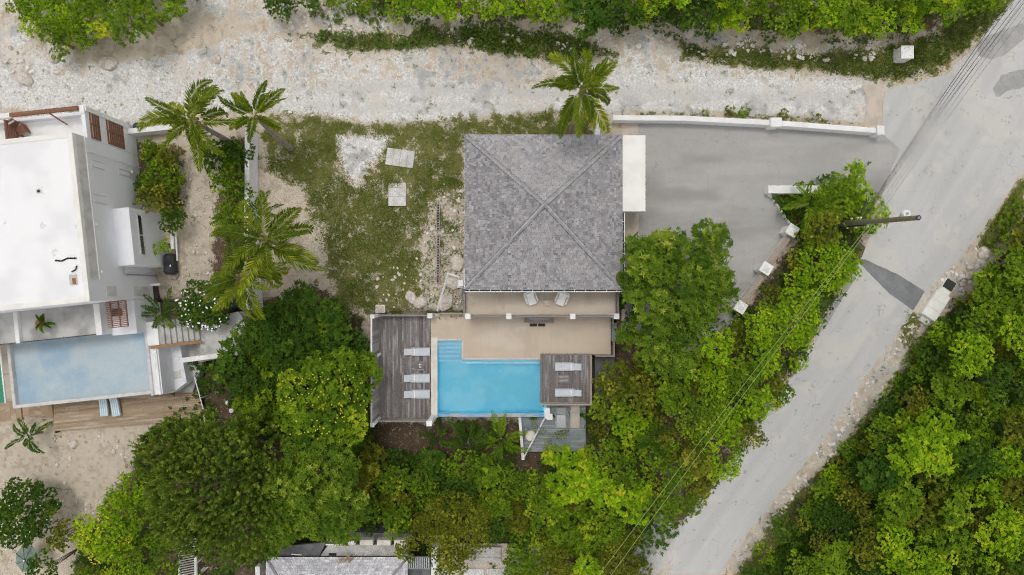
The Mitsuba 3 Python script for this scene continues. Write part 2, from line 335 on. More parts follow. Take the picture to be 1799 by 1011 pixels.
LITTER = [[(330, 560), (430, 540), (560, 500), (640, 560), (650, 740), (760, 740), (920, 735), (1030, 640), (1075, 560), (1118, 420), (1240, 470), (1310, 540), (1400, 420), (1345, 345), (1530, 280), (1520, 440), (1400, 640), (1260, 840), (1120, 1000), (1090, 1120), (100, 1120), (150, 940), (280, 740)],
          [(1860, 330), (1790, 400), (1700, 520), (1640, 560), (1540, 720), (1420, 880), (1300, 1060), (1300, 1150), (1900, 1150)],
          [(250, 20), (480, 40), (440, 70), (330, 100), (250, 115), (150, 110), (100, 90), (40, 100), (20, 30)],
          [(380, 250), (445, 235), (445, 560), (400, 540), (370, 480), (390, 330)], [(236, 250), (320, 260), (325, 380), (300, 400), (240, 300)],
          [(640, -80), (1780, -80), (1640, 60), (1400, 70), (1200, 50), (860, 45), (640, 20)], [(470, -60), (640, -60), (560, 40), (480, 30)]]
GRASS_V = [(1799, 310), (1740, 395), (1715, 430), (1740, 440), (1799, 370)]
GRASS_V2 = [(1545, 715), (1462, 800), (1372, 895), (1285, 1030), (1262, 1060), (1340, 1080), (1420, 930), (1500, 800)]
GRASS_V3 = [(1590, 545), (1625, 560), (1600, 610), (1575, 600)]
STONY_L = [(-60, 60), (40, 40), (60, 90), (110, 110), (160, 130), (80, 135), (-60, 125)]
VERGE = [(1700, 436), (1732, 440), (1728, 470), (1690, 520), (1650, 560), (1600, 625), (1540, 720), (1470, 800), (1380, 895), (1300, 1000), (1275, 1000), (1350, 895), (1420, 812), (1475, 735), (1520, 662), (1575, 592), (1614, 540)]
def wz(x, y, pts, soft):
    g = Polygon(Gs(pts)); q = shapely.points(x, y)
    d = np.where(shapely.contains(g, q), 1, -1) * shapely.distance(shapely.boundary(g), q)
    return np.clip(.5 + d / (2 * soft), 0, 1)

def cover(x, y):
    """(grass, pale stone minus leaf litter) of the ground at x, y"""
    g = np.zeros_like(x); s = np.zeros_like(x)
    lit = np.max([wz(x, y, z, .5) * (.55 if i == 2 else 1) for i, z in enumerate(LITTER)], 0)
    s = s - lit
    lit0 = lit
    for pts, w, soft in (([(-60, -60), (1640, -60), (1640, 100), (1550, 160), (-60, 150)], .52, 1.0), (TRACK, 1.0, .4), (STONY_L, .8, .6), (ROCKY_UP, .5, .5), (FLANK, .45, .6), (VERGE, .45, .4)):
        k = wz(x, y, pts, soft) * (1 - .75 * lit0 * (w == .52)); s = np.where(k > 0, s * (1 - k) + w * k, s)
    k = wz(x, y, SAND_UP, .6); s = s * (1 - k) + .60 * k
    for pts, w, soft in ((YARD, .80, .6), (GRASS_A, .95, .7), (GRASS_B, 1.05, .6), (GRASS_V, 1.15, .35), (GRASS_V2, 1.0, .4), (GRASS_V3, .7, .3), (FLANK, .36, .6)):
        k = wz(x, y, pts, soft); g = np.maximum(g, w * k)
    k = wz(x, y, BARE, .35); g = g * (1 - k); s = s * (1 - k) + 1.0 * k
    k = wz(x, y, [(560, 440), (520, 395), (560, 400), (575, 470)], .5); g = g * (1 - k)
    return g, s

def terrain():
    xs = np.concatenate([[-130, -90, -65], np.arange(-48, 48.01, .3), [65, 90, 130]]); ys = np.concatenate([[-90, -60, -42], np.arange(-30, 30.01, .3), [42, 60, 90]])
    X, Y = np.meshgrid(xs, ys); x, y = X.ravel(), Y.ravel()
    z = zg(x, y)
    pool = (x > -6.1) & (x < 2.6) & (y > -10.0) & (y < -3.6)      # dug out under the pool
    z = np.where(pool, np.minimum(z, -4.75), z)
    z = np.where((x > -6.4) & (x < 7.9) & (y > -10.0) & (y < -1.9), np.minimum(z, -4.75), z)      # under the terrace
    z = np.where((x > -10.7) & (x < -6) & (y > -9.9) & (y < -2.0), np.minimum(z, -2.8), z)        # under the west deck
    z = np.where((x > -60) & (x < -23.6) & (y > -10) & (y < -1), np.minimum(z, -2.6), z)
    z = np.where((x > -60) & (x < -34.2) & (y > -10.2) & (y < -7), np.minimum(z, -2.95), z)
    z = np.where((x > -26) & (x < -20.5) & (y > -6.6) & (y < -1.5), np.minimum(z, -2.2), z)
    g, s = cover(x, y)
    i, j = np.meshgrid(np.arange(len(ys) - 1), np.arange(len(xs) - 1), indexing='ij'); n = len(xs)
    q = np.stack([i * n + j, i * n + j + 1, (i + 1) * n + j + 1, (i + 1) * n + j], -1).reshape(-1, 4)
    return (np.column_stack([x, y, z]), np.vstack([q[:, [0, 1, 2]], q[:, [0, 2, 3]]])), np.column_stack([g, s])
tm, tuv = terrain()
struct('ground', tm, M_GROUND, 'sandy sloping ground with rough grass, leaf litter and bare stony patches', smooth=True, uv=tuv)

v, f = drape(ragged(Gs(TRACK), .25, .4, 3), .012, .9)
g_, s_ = cover(v[:, 0], v[:, 1])
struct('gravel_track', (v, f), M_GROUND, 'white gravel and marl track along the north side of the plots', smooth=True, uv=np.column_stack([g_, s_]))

STREET = [(1900, -140), (1775, 5), (1712, 82), (1660, 130), (1600, 150), (1552, 158), (1548, 232), (1576, 262), (1545, 350), (1535, 400), (1520, 440), (1500, 470), (1470, 530), (1430, 600), (1380, 680), (1310, 780), (1240, 870),
          (1150, 960), (1040, 1090), (1190, 1120), (1230, 1060), (1290, 970), (1350, 890), (1420, 808), (1475, 732), (1520, 660), (1575, 590), (1612, 540), (1650, 490), (1700, 438), (1752, 365), (1799, 302), (1920, 150)]
struct('street', drape(ragged(Gs(STREET), .22, .4, 5), .030, 1.6), M_STREET, 'pale sun bleached asphalt street running diagonally past the plot', smooth=True)
DRIVE = [(1118, 214), (1300, 222), (1549, 234), (1581, 263), (1543, 350), (1526, 385), (1500, 325), (1405, 331), (1354, 331), (1356, 345), (1386, 392), (1394, 404), (1350, 470), (1304, 538), (1290, 600), (1200, 620), (1118, 580)]
struct('driveway', drape(ragged(Gs(DRIVE), .05, .4, 6), .045), M_DRIVE, 'grey concrete forecourt beside the shingled house, mottled with tyre marks', smooth=True)
struct('concrete_apron', drape(ragged(Gs([(1516, 150), (1552, 150), (1548, 180), (1542, 220), (1518, 215), (1522, 185)]), .12, .3, 8), .042), M_PATH, 'pale concrete strip between the gravel track and the street', smooth=True)
struct('road_patch', drape(ragged(Gs([(1506, 459), (1519, 456), (1576, 482), (1624, 512), (1604, 546), (1562, 516)]), .03, .4, 9), .046), M_PATCH, 'dark grey asphalt trench patch across the street', smooth=True)
struct('road_patch', drape(ragged(Gs([(1716, 78), (1738, 62), (1812, 36), (1806, 62), (1772, 92), (1742, 106), (1720, 98)]), .15, .3, 10), .044), M_PATCH2, 'old grey asphalt patch at the top of the street', smooth=True)
struct('road_patch', drape(ragged(Gs([(1742, 156), (1760, 132), (1812, 122), (1808, 150), (1770, 160), (1748, 172)]), .2, .3, 11), .043), M_PATCH2, 'faint mottled asphalt patch by the right edge of the photo', smooth=True)
struct('road_patch', drape(ragged(Gs([(1160, 900), (1185, 925), (1130, 990), (1100, 985)]), .1, .4, 12), .044), M_PATCH2, 'dark worn asphalt strip along the left side of the street', smooth=True)  # darker grey strip laid over the street surface
struct('road_patch', drape(ragged(Gs([(1508, 455), (1502, 490), (1470, 540), (1450, 575), (1438, 575), (1470, 520)]), .15, .3, 13), .041), M_PATCH2, 'dark damp edge of the street below the shrubs', smooth=True)
v, f = drape(Polygon(Gs([(1091, 205), (1120, 206), (1119, 590), (1091, 590)])), .05, .8)
struct('side_path', (v, f), M_PATH, 'beige paved path along the east wall of the shingled house', smooth=True)

# ---------------------------------------------------------------- loose stones and ground plants
def scatter(polys, n, keep=None, seed=1):
    r = np.random.default_rng(seed); out = []
    for pts in polys:
        g = Polygon(Gs(pts)); x0, y0, x1, y1 = g.bounds
        k = int(n * g.area); q = np.column_stack([r.uniform(x0, x1, int(k * (x1 - x0) * (y1 - y0) / g.area)), r.uniform(y0, y1, int(k * (x1 - x0) * (y1 - y0) / g.area))])
        out.append(q[shapely.contains(g, shapely.points(q))])
    q = np.vstack(out)
    if keep is not None: q = q[keep(q) > r.uniform(0, 1, len(q))]
    return q

ICO = ball(1, 0)
def stones(q, smin, smax, seed, sink=.3):
    r = np.random.default_rng(seed); n = len(q)
    s = smin + (smax - smin) * r.uniform(0, 1, n) ** 2.6
    v = ICO[0][None] * (1 + r.uniform(-.28, .28, (n, len(ICO[0]), 1))) * s[:, None, None] * np.stack([np.ones(n), r.uniform(.6, 1, n), r.uniform(.4, .75, n)], 1)[:, None]
    a = r.uniform(0, 6.28, n); ca, sa = np.cos(a)[:, None], np.sin(a)[:, None]
    x, y = v[..., 0] * ca - v[..., 1] * sa, v[..., 0] * sa + v[..., 1] * ca
    z = zg(q[:, 0], q[:, 1])
    v = np.stack([x + q[:, :1], y + q[:, 1:2], v[..., 2] + (z + s * (.45 - sink) + .01)[:, None]], -1)
    f = ICO[1][None] + (np.arange(n) * len(ICO[0]))[:, None, None]
    return (v.reshape(-1, 3), f.reshape(-1, 3)), np.repeat(np.column_stack([r.uniform(0, 1, n), r.uniform(0, 1, n)]), len(ICO[0]), 0)
clump = lambda k, t, s: (lambda q: np.clip((meshkit.fbm(np.column_stack([q * k, np.zeros(len(q))]), 3, s) - t) * 5, 0, 1))
RIGHT_TOP = [(1700, 436), (1732, 440), (1728, 470), (1685, 530), (1640, 565), (1622, 545), (1650, 490)]
m, u = stones(scatter([VERGE], 20, clump(.9, .38, 2), 1), .03, .20, 1); struct('rubble', m, M_ROCK, 'pinkish limestone rubble along the right verge of the street', uv=u, kind='stuff')
m, u = stones(scatter([RIGHT_TOP], 24, clump(.9, .40, 2), 2), .03, .3, 2); struct('rubble', m, M_ROCK, 'heap of pale broken stones beside the concrete cable box', uv=u, kind='stuff')
m, u = stones(scatter([ROCKY_UP, STONY_L], 9, clump(.7, .40, 3), 3), .03, .26, 3); struct('rubble', m, M_ROCK, 'loose stones on the bank under the top row of shrubs', uv=u, kind='stuff')
m, u = stones(scatter([[(0, 150), (110, 140), (300, 100), (520, 100), (620, 205), (300, 200), (0, 180)]], 17, clump(1.2, .30, 4), 4), .03, .12, 4); struct('pebbles', m, M_ROCK, 'white cobbles and pebbles on the left part of the track', uv=u, kind='stuff')
m, u = stones(scatter([[(520, 130), (1500, 145), (1500, 198), (1085, 194), (640, 205)]], 9, clump(1.2, .42, 5), 5), .02, .08, 5); struct('pebbles', m, M_ROCK, 'small white gravel on the right part of the track', uv=u, kind='stuff')
m, u = stones(scatter([FLANK, [(640, 480), (745, 440), (745, 548), (650, 548)]], 7, clump(1.1, .42, 6), 6), .03, .2, 6); struct('rubble', m, M_ROCK, 'scattered rocks and rubble beside the west wall of the shingled house', uv=u, kind='stuff')
m, u = stones(scatter([[(0, 800), (140, 770), (300, 745), (230, 860), (140, 960), (60, 1011), (0, 1011)], [(300, 260), (380, 300), (380, 520), (330, 540), (300, 420)]], 5, clump(.8, .42, 7), 7), .02, .2, 7); struct('rubble', m, M_ROCK, 'small stones strewn over the sandy garden of the white villa', uv=u, kind='stuff')
m, u = stones(scatter([YARD], .6, clump(.5, .45, 8), 8), .02, .1, 8); struct('rubble', m, M_ROCK, 'few white stones lying in the dry lawn', uv=u, kind='stuff')
# single boulders
def boulder(px, py, s, label, flatten=.6, seed=0, mat_=M_ROCK):
    m = trimesh.creation.icosphere(subdivisions=3, radius=1.0); v = np.array(m.vertices)
    v = v * (1 + .55 * (meshkit.fbm(v * 1.7 + seed * 3.1, 3, seed) - .5))[:, None] * (1 + .16 * (meshkit.noise(v * 5 + seed, seed) - .5))[:, None]
    x, y, z = G(px, py); v = v * np.array([s, s * .8, s * flatten]); a = seed * 1.3
    v = np.column_stack([v[:, 0] * math.cos(a) - v[:, 1] * math.sin(a) + x, v[:, 0] * math.sin(a) + v[:, 1] * math.cos(a) + y, v[:, 2] + z + s * .1])
    k = thing('boulder', label, 'rock'); put(k, (v, np.array(m.faces)), mat_, smooth=35, uv=None)
for i, (px, py, s, lab) in enumerate([(1727, 447, .55, 'large pale boulder at the upper end of the rubble beside the cable box'), (1722, 462, .4, 'white rock just below the large boulder by the cable box'), (1703, 485, .34, 'pale rock beside the wood, right of the cable box'),
        (722, 522, .5, 'grey rock nearest the beige block above the west deck'), (738, 532, .55, 'pale pinkish rock touching the north rail of the west deck'), (803, 462, .65, 'flat beige rock against the shingled house, right of the perforated blocks'),
        (795, 497, .6, 'tan boulder under the white rain pipe'), (783, 530, .7, 'long brown rock left of the balcony'), (155, 888, .3, 'small pale rock alone on the sand right of the white flowered shrub'), (130, 780, .38, 'white stone on the sand below the brown deck'),
        (95, 92, .8, 'cracked orange stained rock under the shrubs in the top left corner'), (190, 112, .7, 'grey rock outcrop on the bank at the top left'), (382, 104, .35, 'dark grey stone on the sandy bank at the top'), (45, 140, .6, 'rusty stained flat rock at the left end of the track'), (1210, 58, .5, 'pale rock at the foot of the top hedge'), (668, 20, .5, 'pale rock between the shrubs at the top')]):
    boulder(px, py, s, lab, .55, i + 1)

def blades(q, h, w, n, seed, lean=.5):
    """tufts of n bent blades at the points q"""
    r = np.random.default_rng(seed); q = np.repeat(q, n, 0); k = len(q)
    q = q + r.normal(0, .05, q.shape); a = r.uniform(0, 6.28, k); hh = h * r.uniform(.5, 1.3, k); d = np.column_stack([np.cos(a), np.sin(a)]) * (hh * lean * r.uniform(.5, 1.6, k))[:, None]
    s = np.column_stack([-np.sin(a), np.cos(a)]) * w / 2; z = zg(q[:, 0], q[:, 1])
    v = np.stack([np.column_stack([q - s, z - .01]), np.column_stack([q + s, z - .01]), np.column_stack([q + d, z + hh])], 1)
    f = np.arange(3 * k).reshape(-1, 3)
    # hue drifts over metres, as a lawn's dry and green patches do
    hue = np.clip(meshkit.fbm(np.column_stack([q * .35, np.zeros(k)]), 3, 4) * 1.5 - .36 + r.normal(0, .09, k), 0, 1)
    return (v.reshape(-1, 3), f), np.repeat(np.column_stack([hue, r.uniform(.25, .75, k)]), 3, 0)
def grassy(q): return np.clip(cover(q[:, 0], q[:, 1])[0] * 1.3 * (meshkit.fbm(np.column_stack([q * .9, np.zeros(len(q))]), 3, 11) * 2.4 - .46), 0, 1)
m, u = blades(scatter([YARD], 210, grassy, 20), .10, .035, 3, 20, .8); struct('grass', m, LEAF['grass'], 'patchy dry lawn west of the shingled house', uv=u, kind='stuff')
m, u = blades(scatter([GRASS_A, GRASS_B], 130, lambda q: np.clip(cover(q[:, 0], q[:, 1])[0] * 1.5 + (meshkit.fbm(np.column_stack([q * 1.3, np.zeros(len(q))]), 3, 5) - .5) * 2.6 - .45, 0, 1), 21), .15, .05, 3, 21, .8); struct('grass', m, LEAF['weed'], 'dark green rough grass on the bank above the track', uv=u, kind='stuff')
m, u = blades(scatter([GRASS_V, GRASS_V2, GRASS_V3, FLANK], 90, grassy, 22), .14, .045, 3, 22, .8); struct('grass', m, LEAF['grass'], 'weedy grass on the right verge and beside the house', uv=u, kind='stuff')
m, u = blades(scatter([[(1088, 197), (1300, 200), (1400, 206), (1525, 220), (1525, 225), (1362, 213), (1088, 205)]], 60, clump(1.1, .38, 5), 23), .18, .045, 4, 23, .7); struct('grass', m, LEAF['grass'], 'strip of dry grass along the track side of the forecourt wall', uv=u, kind='stuff')
# ---------------------------------------------------------------- the shingled house
EZ, AZ = 3.4, 7.0                     # eaves, apex
HX0, HX1, HY0, HY1 = -3.20, 7.50, -0.10, 10.40
house = thing('shingled_house', 'square house with a grey shingled pyramid roof, white awning and terrace balcony', 'house')
part(house, 'wall', cat([box(HX0 + .5, HX0 + .75, HY0 + .5, HY1 - .5, -4.6, EZ - .05), box(HX1 - .75, HX1 - .5, HY0 + .5, HY1 - .5, -4.6, EZ - .05),
                         box(HX0 + .75, HX1 - .75, HY1 - .75, HY1 - .5, -4.6, EZ - .05), box(HX0 + .75, HX1 - .75, HY0 + .5, HY0 + .75, -4.6, EZ - .05)]), M_CREAM)
for k, (y0, y1) in enumerate([(1.4, 2.8), (4.0, 5.4)]):
    w = part(house, 'window', [box(HX1 - .503, HX1 - .44, y0 - .08, y0, .9, 2.3), box(HX1 - .503, HX1 - .44, y1, y1 + .08, .9, 2.3), box(HX1 - .503, HX1 - .44, y0, y1, .82, .9), box(HX1 - .503, HX1 - .44, y0, y1, 2.3, 2.38)], M_WHITE)
    part(w, 'pane', box(HX1 - .503, HX1 - .47, y0, y1, .9, 2.3), M_GLASSDARK)
for x0 in (-1.6, 1.2, 4.0):
    w = part(house, 'sliding_door', [box(x0 - .08, x0, HY0 + .44, HY0 + .503, .2, 2.5), box(x0 + 2.2, x0 + 2.28, HY0 + .44, HY0 + .503, .2, 2.5), box(x0, x0 + 2.2, HY0 + .44, HY0 + .503, 2.42, 2.5)], M_WHITE)
    part(w, 'pane', box(x0, x0 + 2.2, HY0 + .47, HY0 + .503, .2, 2.42), M_GLASSDARK)
rc = np.array([(HX0 + HX1) / 2 - .08, (HY0 + HY1) / 2 + .08, AZ])
cor = [np.array([HX0, HY0, EZ]), np.array([HX1, HY0, EZ]), np.array([HX1, HY1, EZ]), np.array([HX0, HY1, EZ])]
deckv = np.array([c - [0, 0, .06] for c in cor] + [rc - [0, 0, .06]] + [c - [0, 0, .22] for c in cor])
part(house, 'roof', (deckv, np.array([[0, 1, 4], [1, 2, 4], [2, 3, 4], [3, 0, 4], [0, 5, 1], [1, 5, 6], [1, 6, 2], [2, 6, 7], [2, 7, 3], [3, 7, 8], [3, 8, 0], [0, 8, 5], [5, 7, 6], [5, 8, 7]])), M_CHAR)
roof = house + '__roof'
def slope_shingles(a, b, c, row, wid, seed, thick=.042, tone=.5):
    """shingles on the slope with eave a-b and top c, each its own tilted slab with its own tone"""
    r = np.random.default_rng(seed); e = (b - a) / np.linalg.norm(b - a); L = np.linalg.norm(b - a)
    u = (c - a) - e * ((c - a) @ e); S = np.linalg.norm(u); apex = (c - a) @ e; u /= S; nrm = np.cross(e, u)
    vs, uvs = [], []; n = int(S / row)
    for k in range(n):
        t0 = k * S / n; t1 = min(t0 + 1.35 * S / n, S); x = apex * t0 / S - .0; xe = L - (L - apex) * t0 / S
        x -= r.uniform(0, wid)
        while x < xe:
            w = wid * r.uniform(.6, 1.4)
            lo0, hi0 = max(x + .008, apex * t0 / S), min(x + w - .008, xe); lo1, hi1 = max(x + .008, apex * t1 / S), min(x + w - .008, L - (L - apex) * t1 / S)
            if hi0 - lo0 > .03 and hi1 > lo1 - .3:
                hi1, lo1 = max(hi1, lo1 + .005), min(lo1, hi1)
                h = thick * r.uniform(.7, 1.6); dt = r.uniform(-.25, .15) * row
                q = []
                for (xx, tt, z0, z1) in ((lo0, t0 + dt * .4, .012, .012 + h), (hi0, t0 + dt * .4, .012, .012 + h), (hi1, t1, -.01, .008), (lo1, t1, -.01, .008)):
                    q.append(a + e * xx + u * tt + nrm * z0); q.append(a + e * xx + u * tt + nrm * z1)
                vs.append(q); uvs.append((np.clip(r.normal(tone, .25), 0, 1), r.uniform()))
            x += w
    v = np.array(vs).reshape(-1, 3); F = np.array([[1, 3, 5], [1, 5, 7], [0, 2, 3], [0, 3, 1], [2, 4, 5], [2, 5, 3], [6, 0, 1], [6, 1, 7]])
    f = (F[None] + (np.arange(len(vs)) * 8)[:, None, None]).reshape(-1, 3)
    return (v, f), np.repeat(np.array(uvs), 8, 0)
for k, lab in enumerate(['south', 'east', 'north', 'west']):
    m, u = slope_shingles(cor[k], cor[(k + 1) % 4], rc, .19, .21, 30 + k, tone=(.58, .41, .66, .39)[k])  # lighter and darker slopes put the facets' uneven lighting into the shingle colour
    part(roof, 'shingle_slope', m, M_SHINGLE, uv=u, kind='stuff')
r_ = np.random.default_rng(5)
for k in range(4):
    vs, us = [], []; a, b = cor[k], rc; L = np.linalg.norm(b - a); n = 38
    for i in range(n):
        t0, t1 = i / n, min((i + 1.25) / n, 1); p0, p1 = a + (b - a) * t0 + [0, 0, .15], a + (b - a) * t1 + [0, 0, .115]
        for s in (-1, 1):
            d = (b - a) / L; side = np.cross(d, [0, 0, 1.]); side /= np.linalg.norm(side); w = side * s * .12 - np.array([0, 0, .105])
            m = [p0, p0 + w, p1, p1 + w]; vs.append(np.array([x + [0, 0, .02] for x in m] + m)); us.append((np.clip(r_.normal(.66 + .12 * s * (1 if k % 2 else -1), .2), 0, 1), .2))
    d = (b - a) / L; sd = np.cross(d, [0, 0, 1.]); sd /= np.linalg.norm(sd)
    part(roof, 'hip_flashing', (np.array([a + [0, 0, .08] + d * .2, a + d * .2 + sd * .17 - [0, 0, .02], b + sd * .17 - [0, 0, .02], b + [0, 0, .08], a + d * .2 - sd * .17 - [0, 0, .02], b - sd * .17 - [0, 0, .02]]), np.array([[0, 1, 2], [0, 2, 3], [0, 3, 5], [0, 5, 4]])), M_DARKCONC)  # dark strip added to deepen the dark gap along the hip caps
    F = np.array([[0, 1, 3], [0, 3, 2], [4, 7, 5], [4, 6, 7], [0, 4, 5], [0, 5, 1], [1, 5, 7], [1, 7, 3]])
    part(roof, 'hip_cap', (np.vstack(vs), (F[None] + (np.arange(len(vs)) * 8)[:, None, None]).reshape(-1, 3)), M_SHINGLE, uv=np.repeat(np.array(us), 8, 0), kind='stuff')
def gutter(name, a, b, out, brackets):
    """an open gutter from a to b, hung on the out side"""
    a, b, out = np.array(a, float), np.array(b, float), np.array(out, float); d = (b - a) / np.linalg.norm(b - a)
    up = np.array([0, 0, 1.])
    g = part(house, name, [bar(a + out * .165, b + out * .165, .05, .14), bar(a + out * .015, b + out * .015, .02, .14), bar(a + out * .09 - up * .06, b + out * .09 - up * .06, .13, .02)], M_WHITE)
    part(g, 'channel', bar(a + out * .088 - up * .043, b + out * .088 - up * .043, .118, .01), M_CHAR)
    for t in brackets: part(g, 'bracket', bar(a + d * t + out * .0 + up * .075, a + d * t + out * .19 + up * .075, .035, .012), M_WHITE)
gutter('gutter', (HX0 - .02, HY0 - .02, EZ - .07), (HX1 + .18, HY0 - .02, EZ - .07), (0, -1, 0), np.arange(.3, 10.6, .72))
gutter('gutter', (HX1 + .02, HY0 - .02, EZ - .07), (HX1 + .02, 5.1, EZ - .07), (1, 0, 0), np.arange(.3, 5.0, .72))
part(house, 'gutter', [bar((HX0 - .05, HY0, EZ - .07), (HX0 - .05, HY0 + 1.4, EZ - .07), .08, .12)], M_WHITE)
part(house, 'fascia', [box(HX0 - .04, HX0, HY0 + 1.4, HY1 + .02, EZ - .22, EZ - .02), box(HX0 - .04, HX1, HY1, HY1 + .04, EZ - .222, EZ - .02)], M_WHITE)
# awning over the entrance
aw = part(house, 'awning', cbox(HX1 + .05, 9.12, 5.2, HY1 + .01, 3.22, 3.36, .015), M_AWN, label='flat white awning over the east entrance')
part(aw, 'trim', [box(9.0, 9.10, 5.22, HY1, 3.08, 3.217), box(HX1 + .1, 9.0, 5.21, 5.29, 3.08, 3.217)], M_WHITE)
part(aw, 'post', box(8.9, 9.02, 5.3, 5.42, -.1, 3.08), M_WHITE); part(aw, 'post', box(8.9, 9.02, 10.0, 10.12, -.1, 3.08), M_WHITE)
gl = part(house, 'glass_screen', box(HX1 + .3, 8.86, 5.30, 5.32, .1, 2.2), 'bsdf_pane'); part(gl, 'rail', box(HX1 + .25, 8.88, 5.28, 5.34, 2.2, 2.26), M_STEEL)
# balcony
bz = .2; bx0, bx1 = P(815, 530, bz)[0], P(1084, 530, bz)[0]; by = P(900, 553, bz)[1]
bal = part(house, 'balcony', box(bx0, bx1, by, HY0 + .47, bz - .25, bz), M_TAN, label='tan tiled balcony under the south eaves')
rz = bz + 1.05
for px in (822, 894, 1006, 1083):
    x, y = P(px, 556, rz); pk = part(house, 'balcony_post', cbox(x - .16, x + .16, y - .17, y + .17, -4.6 if px < 2000 else 0, rz + .08, .02), M_WHITE)
    part(pk, 'cap', cbox(x - .19, x + .19, y - .20, y + .20, rz + .083, rz + .14, .015), M_WHITE)
xs = [P(px, 556, rz)[0] for px in (822, 894, 1006, 1083)]; yr = P(0, 556, rz)[1]
for a, b in zip(xs, xs[1:]):
    rl = part(house, 'balcony_rail', cbox(a + .2, b - .2, yr - .06, yr + .06, rz - .06, rz, .01), M_GREYWOOD_X, uv=None)
    part(rl, 'bottom_rail', box(a + .17, b - .17, yr - .04, yr + .04, bz + .08, bz + .14), M_GREYWOOD_X)
    for t in np.arange(a + .3, b - .2, .22): part(rl, 'baluster', box(t - .02, t + .02, yr - .02, yr + .02, bz + .14, rz - .06), M_GREYWOOD_X)
for x in (bx0 + .08, bx1 - .08):
    rl = part(house, 'balcony_rail', cbox(x - .07, x + .07, yr + .2, HY0 + .4, rz - .06, rz, .01), M_GREYWOOD)
    part(rl, 'bottom_rail', box(x - .05, x + .05, yr + .2, HY0 + .4, bz + .08, bz + .14), M_GREYWOOD)
    for t in np.arange(yr + .35, HY0 + .3, .22): part(rl, 'baluster', box(x - .02, x + .02, t - .02, t + .02, bz + .14, rz - .06), M_GREYWOOD)
# rain pipes on the west side
tk = thing('rain_pipe', 'white rain pipe running from the roof gutter down to the terrace', 'pipe')
a, b, c = P(806, 487, 3.0), P(787, 481, 2.2), P(768, 546, -.6)
put(tk, cat([tube([(*a, 3.0), (*b, 2.2)], .075, 10), tube([(*b, 2.2), (*c, -.6)], .075, 10), xf(ball(.1, 1), (*b, 2.2))]), M_WHITE, smooth=40)
a = P(809, 497, 2.8); part(tk, 'hopper', cbox(a[0] - .13, a[0] + .2, a[1] - .25, a[1] + .2, 2.5, 2.9, .02), M_WHITE)
a = P(805, 505, 2.2); b = P(806, 488, 2.2); d = P(813, 505, 2.2); part(tk, 'elbow', tube([(*P(811, 487, 2.4), 2.4), (*b, 2.2), (*a, 2.2), (*d, 2.2)], .06, 8), M_WHITE, smooth=40)
tk = thing('rain_pipe', 'thin grey pipe curving down beside the west edge of the balcony', 'pipe')
put(tk, tube([(*P(812, 508, 1), 1), (*P(812, 525, .4), .4), (*P(809, 538, -.6), -.6), (*P(806, 546, -1.2), -1.2)], .05, 8), M_STEEL, smooth=40)

# ---------------------------------------------------------------- the pool terrace
DZ = -2.4
def D(px, py, z=DZ): return P(px, py, z)
tx0, ty1 = D(757, 551); tx1 = D(1073, 0)[0]; pL = D(768, 0)[0]; pS = D(812, 0)[0]; pR = D(956, 0)[0]
yA, yB, yC = D(0, 598)[1], D(0, 631)[1], D(0, 727)[1]; yT = D(0, 623)[1]
ter = Polygon([(tx0, ty1), (tx1, ty1), (tx1, yT), (pR, yT), (pR, yC), (pL - .02, yC), (tx0, yC)]).difference(Polygon([(pL, yA), (pS, yA), (pS, yB), (pR + 1, yB), (pR + 1, yC - 1), (pL, yC - 1)]))
struct('terrace', prism(max(getattr(ter, 'geoms', [ter]), key=lambda g: g.area), DZ - .25, DZ), M_TAN, 'smooth tan tiled terrace around the swimming pool')
struct('terrace_base', [box(pS + .25, tx1 - .05, yT + .05, ty1 - .05, -5.4, DZ - .255), box(pL - .25, pS + .24, yA + .25, ty1 - .05, -5.4, DZ - .257), box(tx0 + .05, pL - .26, yC + .05, ty1 - .05, -5.4, DZ - .26)], M_CREAM, 'cream plastered base walls under the terrace')
pool = thing('swimming_pool', 'L shaped light blue swimming pool with steps in its corner', 'swimming pool')
WZ, FZ = DZ - .10, DZ - 1.55
part(pool, 'floor', box(pL - .1, pR + .1, yC - .1, yB + .1, FZ - .2, FZ), M_POOL)
part(pool, 'wall', [box(pL - .2, pL - .003, yC - .02, yA, FZ, DZ - .26), box(pR + .003, pR + .2, yC, yB + .2, FZ, DZ - .12), box(pS + .003, pR + .2, yB + .003, yB + .2, FZ, DZ - .26), box(pL - .2, pR + .2, yC - .25, yC, FZ - .5, WZ - .03)], M_POOL)
part(pool, 'tile_band', [box(pL - .2, pR + .2, yC - .31, yC - .253, FZ - .9, WZ - .15), box(pL - .01, pR, yC - .25, yC - .002, WZ - .028, WZ - .012)], M_POOLBAND, label='blue and sand tiled overflow edge')
bl = part(pool, 'bench', box(pS - .02, pR, D(0, 640)[1], yB, FZ + .002, WZ - .33), M_POOLSTEP); part(bl, 'nosing', box(pS - .02, pR, D(0, 640)[1] - .003, D(0, 638)[1], WZ - .328, WZ - .31), M_POOLNOSE)
ys = [D(0, p)[1] for p in (598, 606, 613.5, 621, 629, 638)]
for k in range(5):
    s = part(pool, 'step', box(pL, pS if k < 4 else pS, ys[k + 1], yA if k == 0 else ys[k], FZ + .004, WZ - .12 - .24 * k), M_POOLSTEP)
    part(s, 'nosing', box(pL, pS, ys[k + 1] - .004, ys[k + 1] + .07, WZ - .118 - .24 * k, WZ - .10 - .24 * k), M_POOLNOSE)
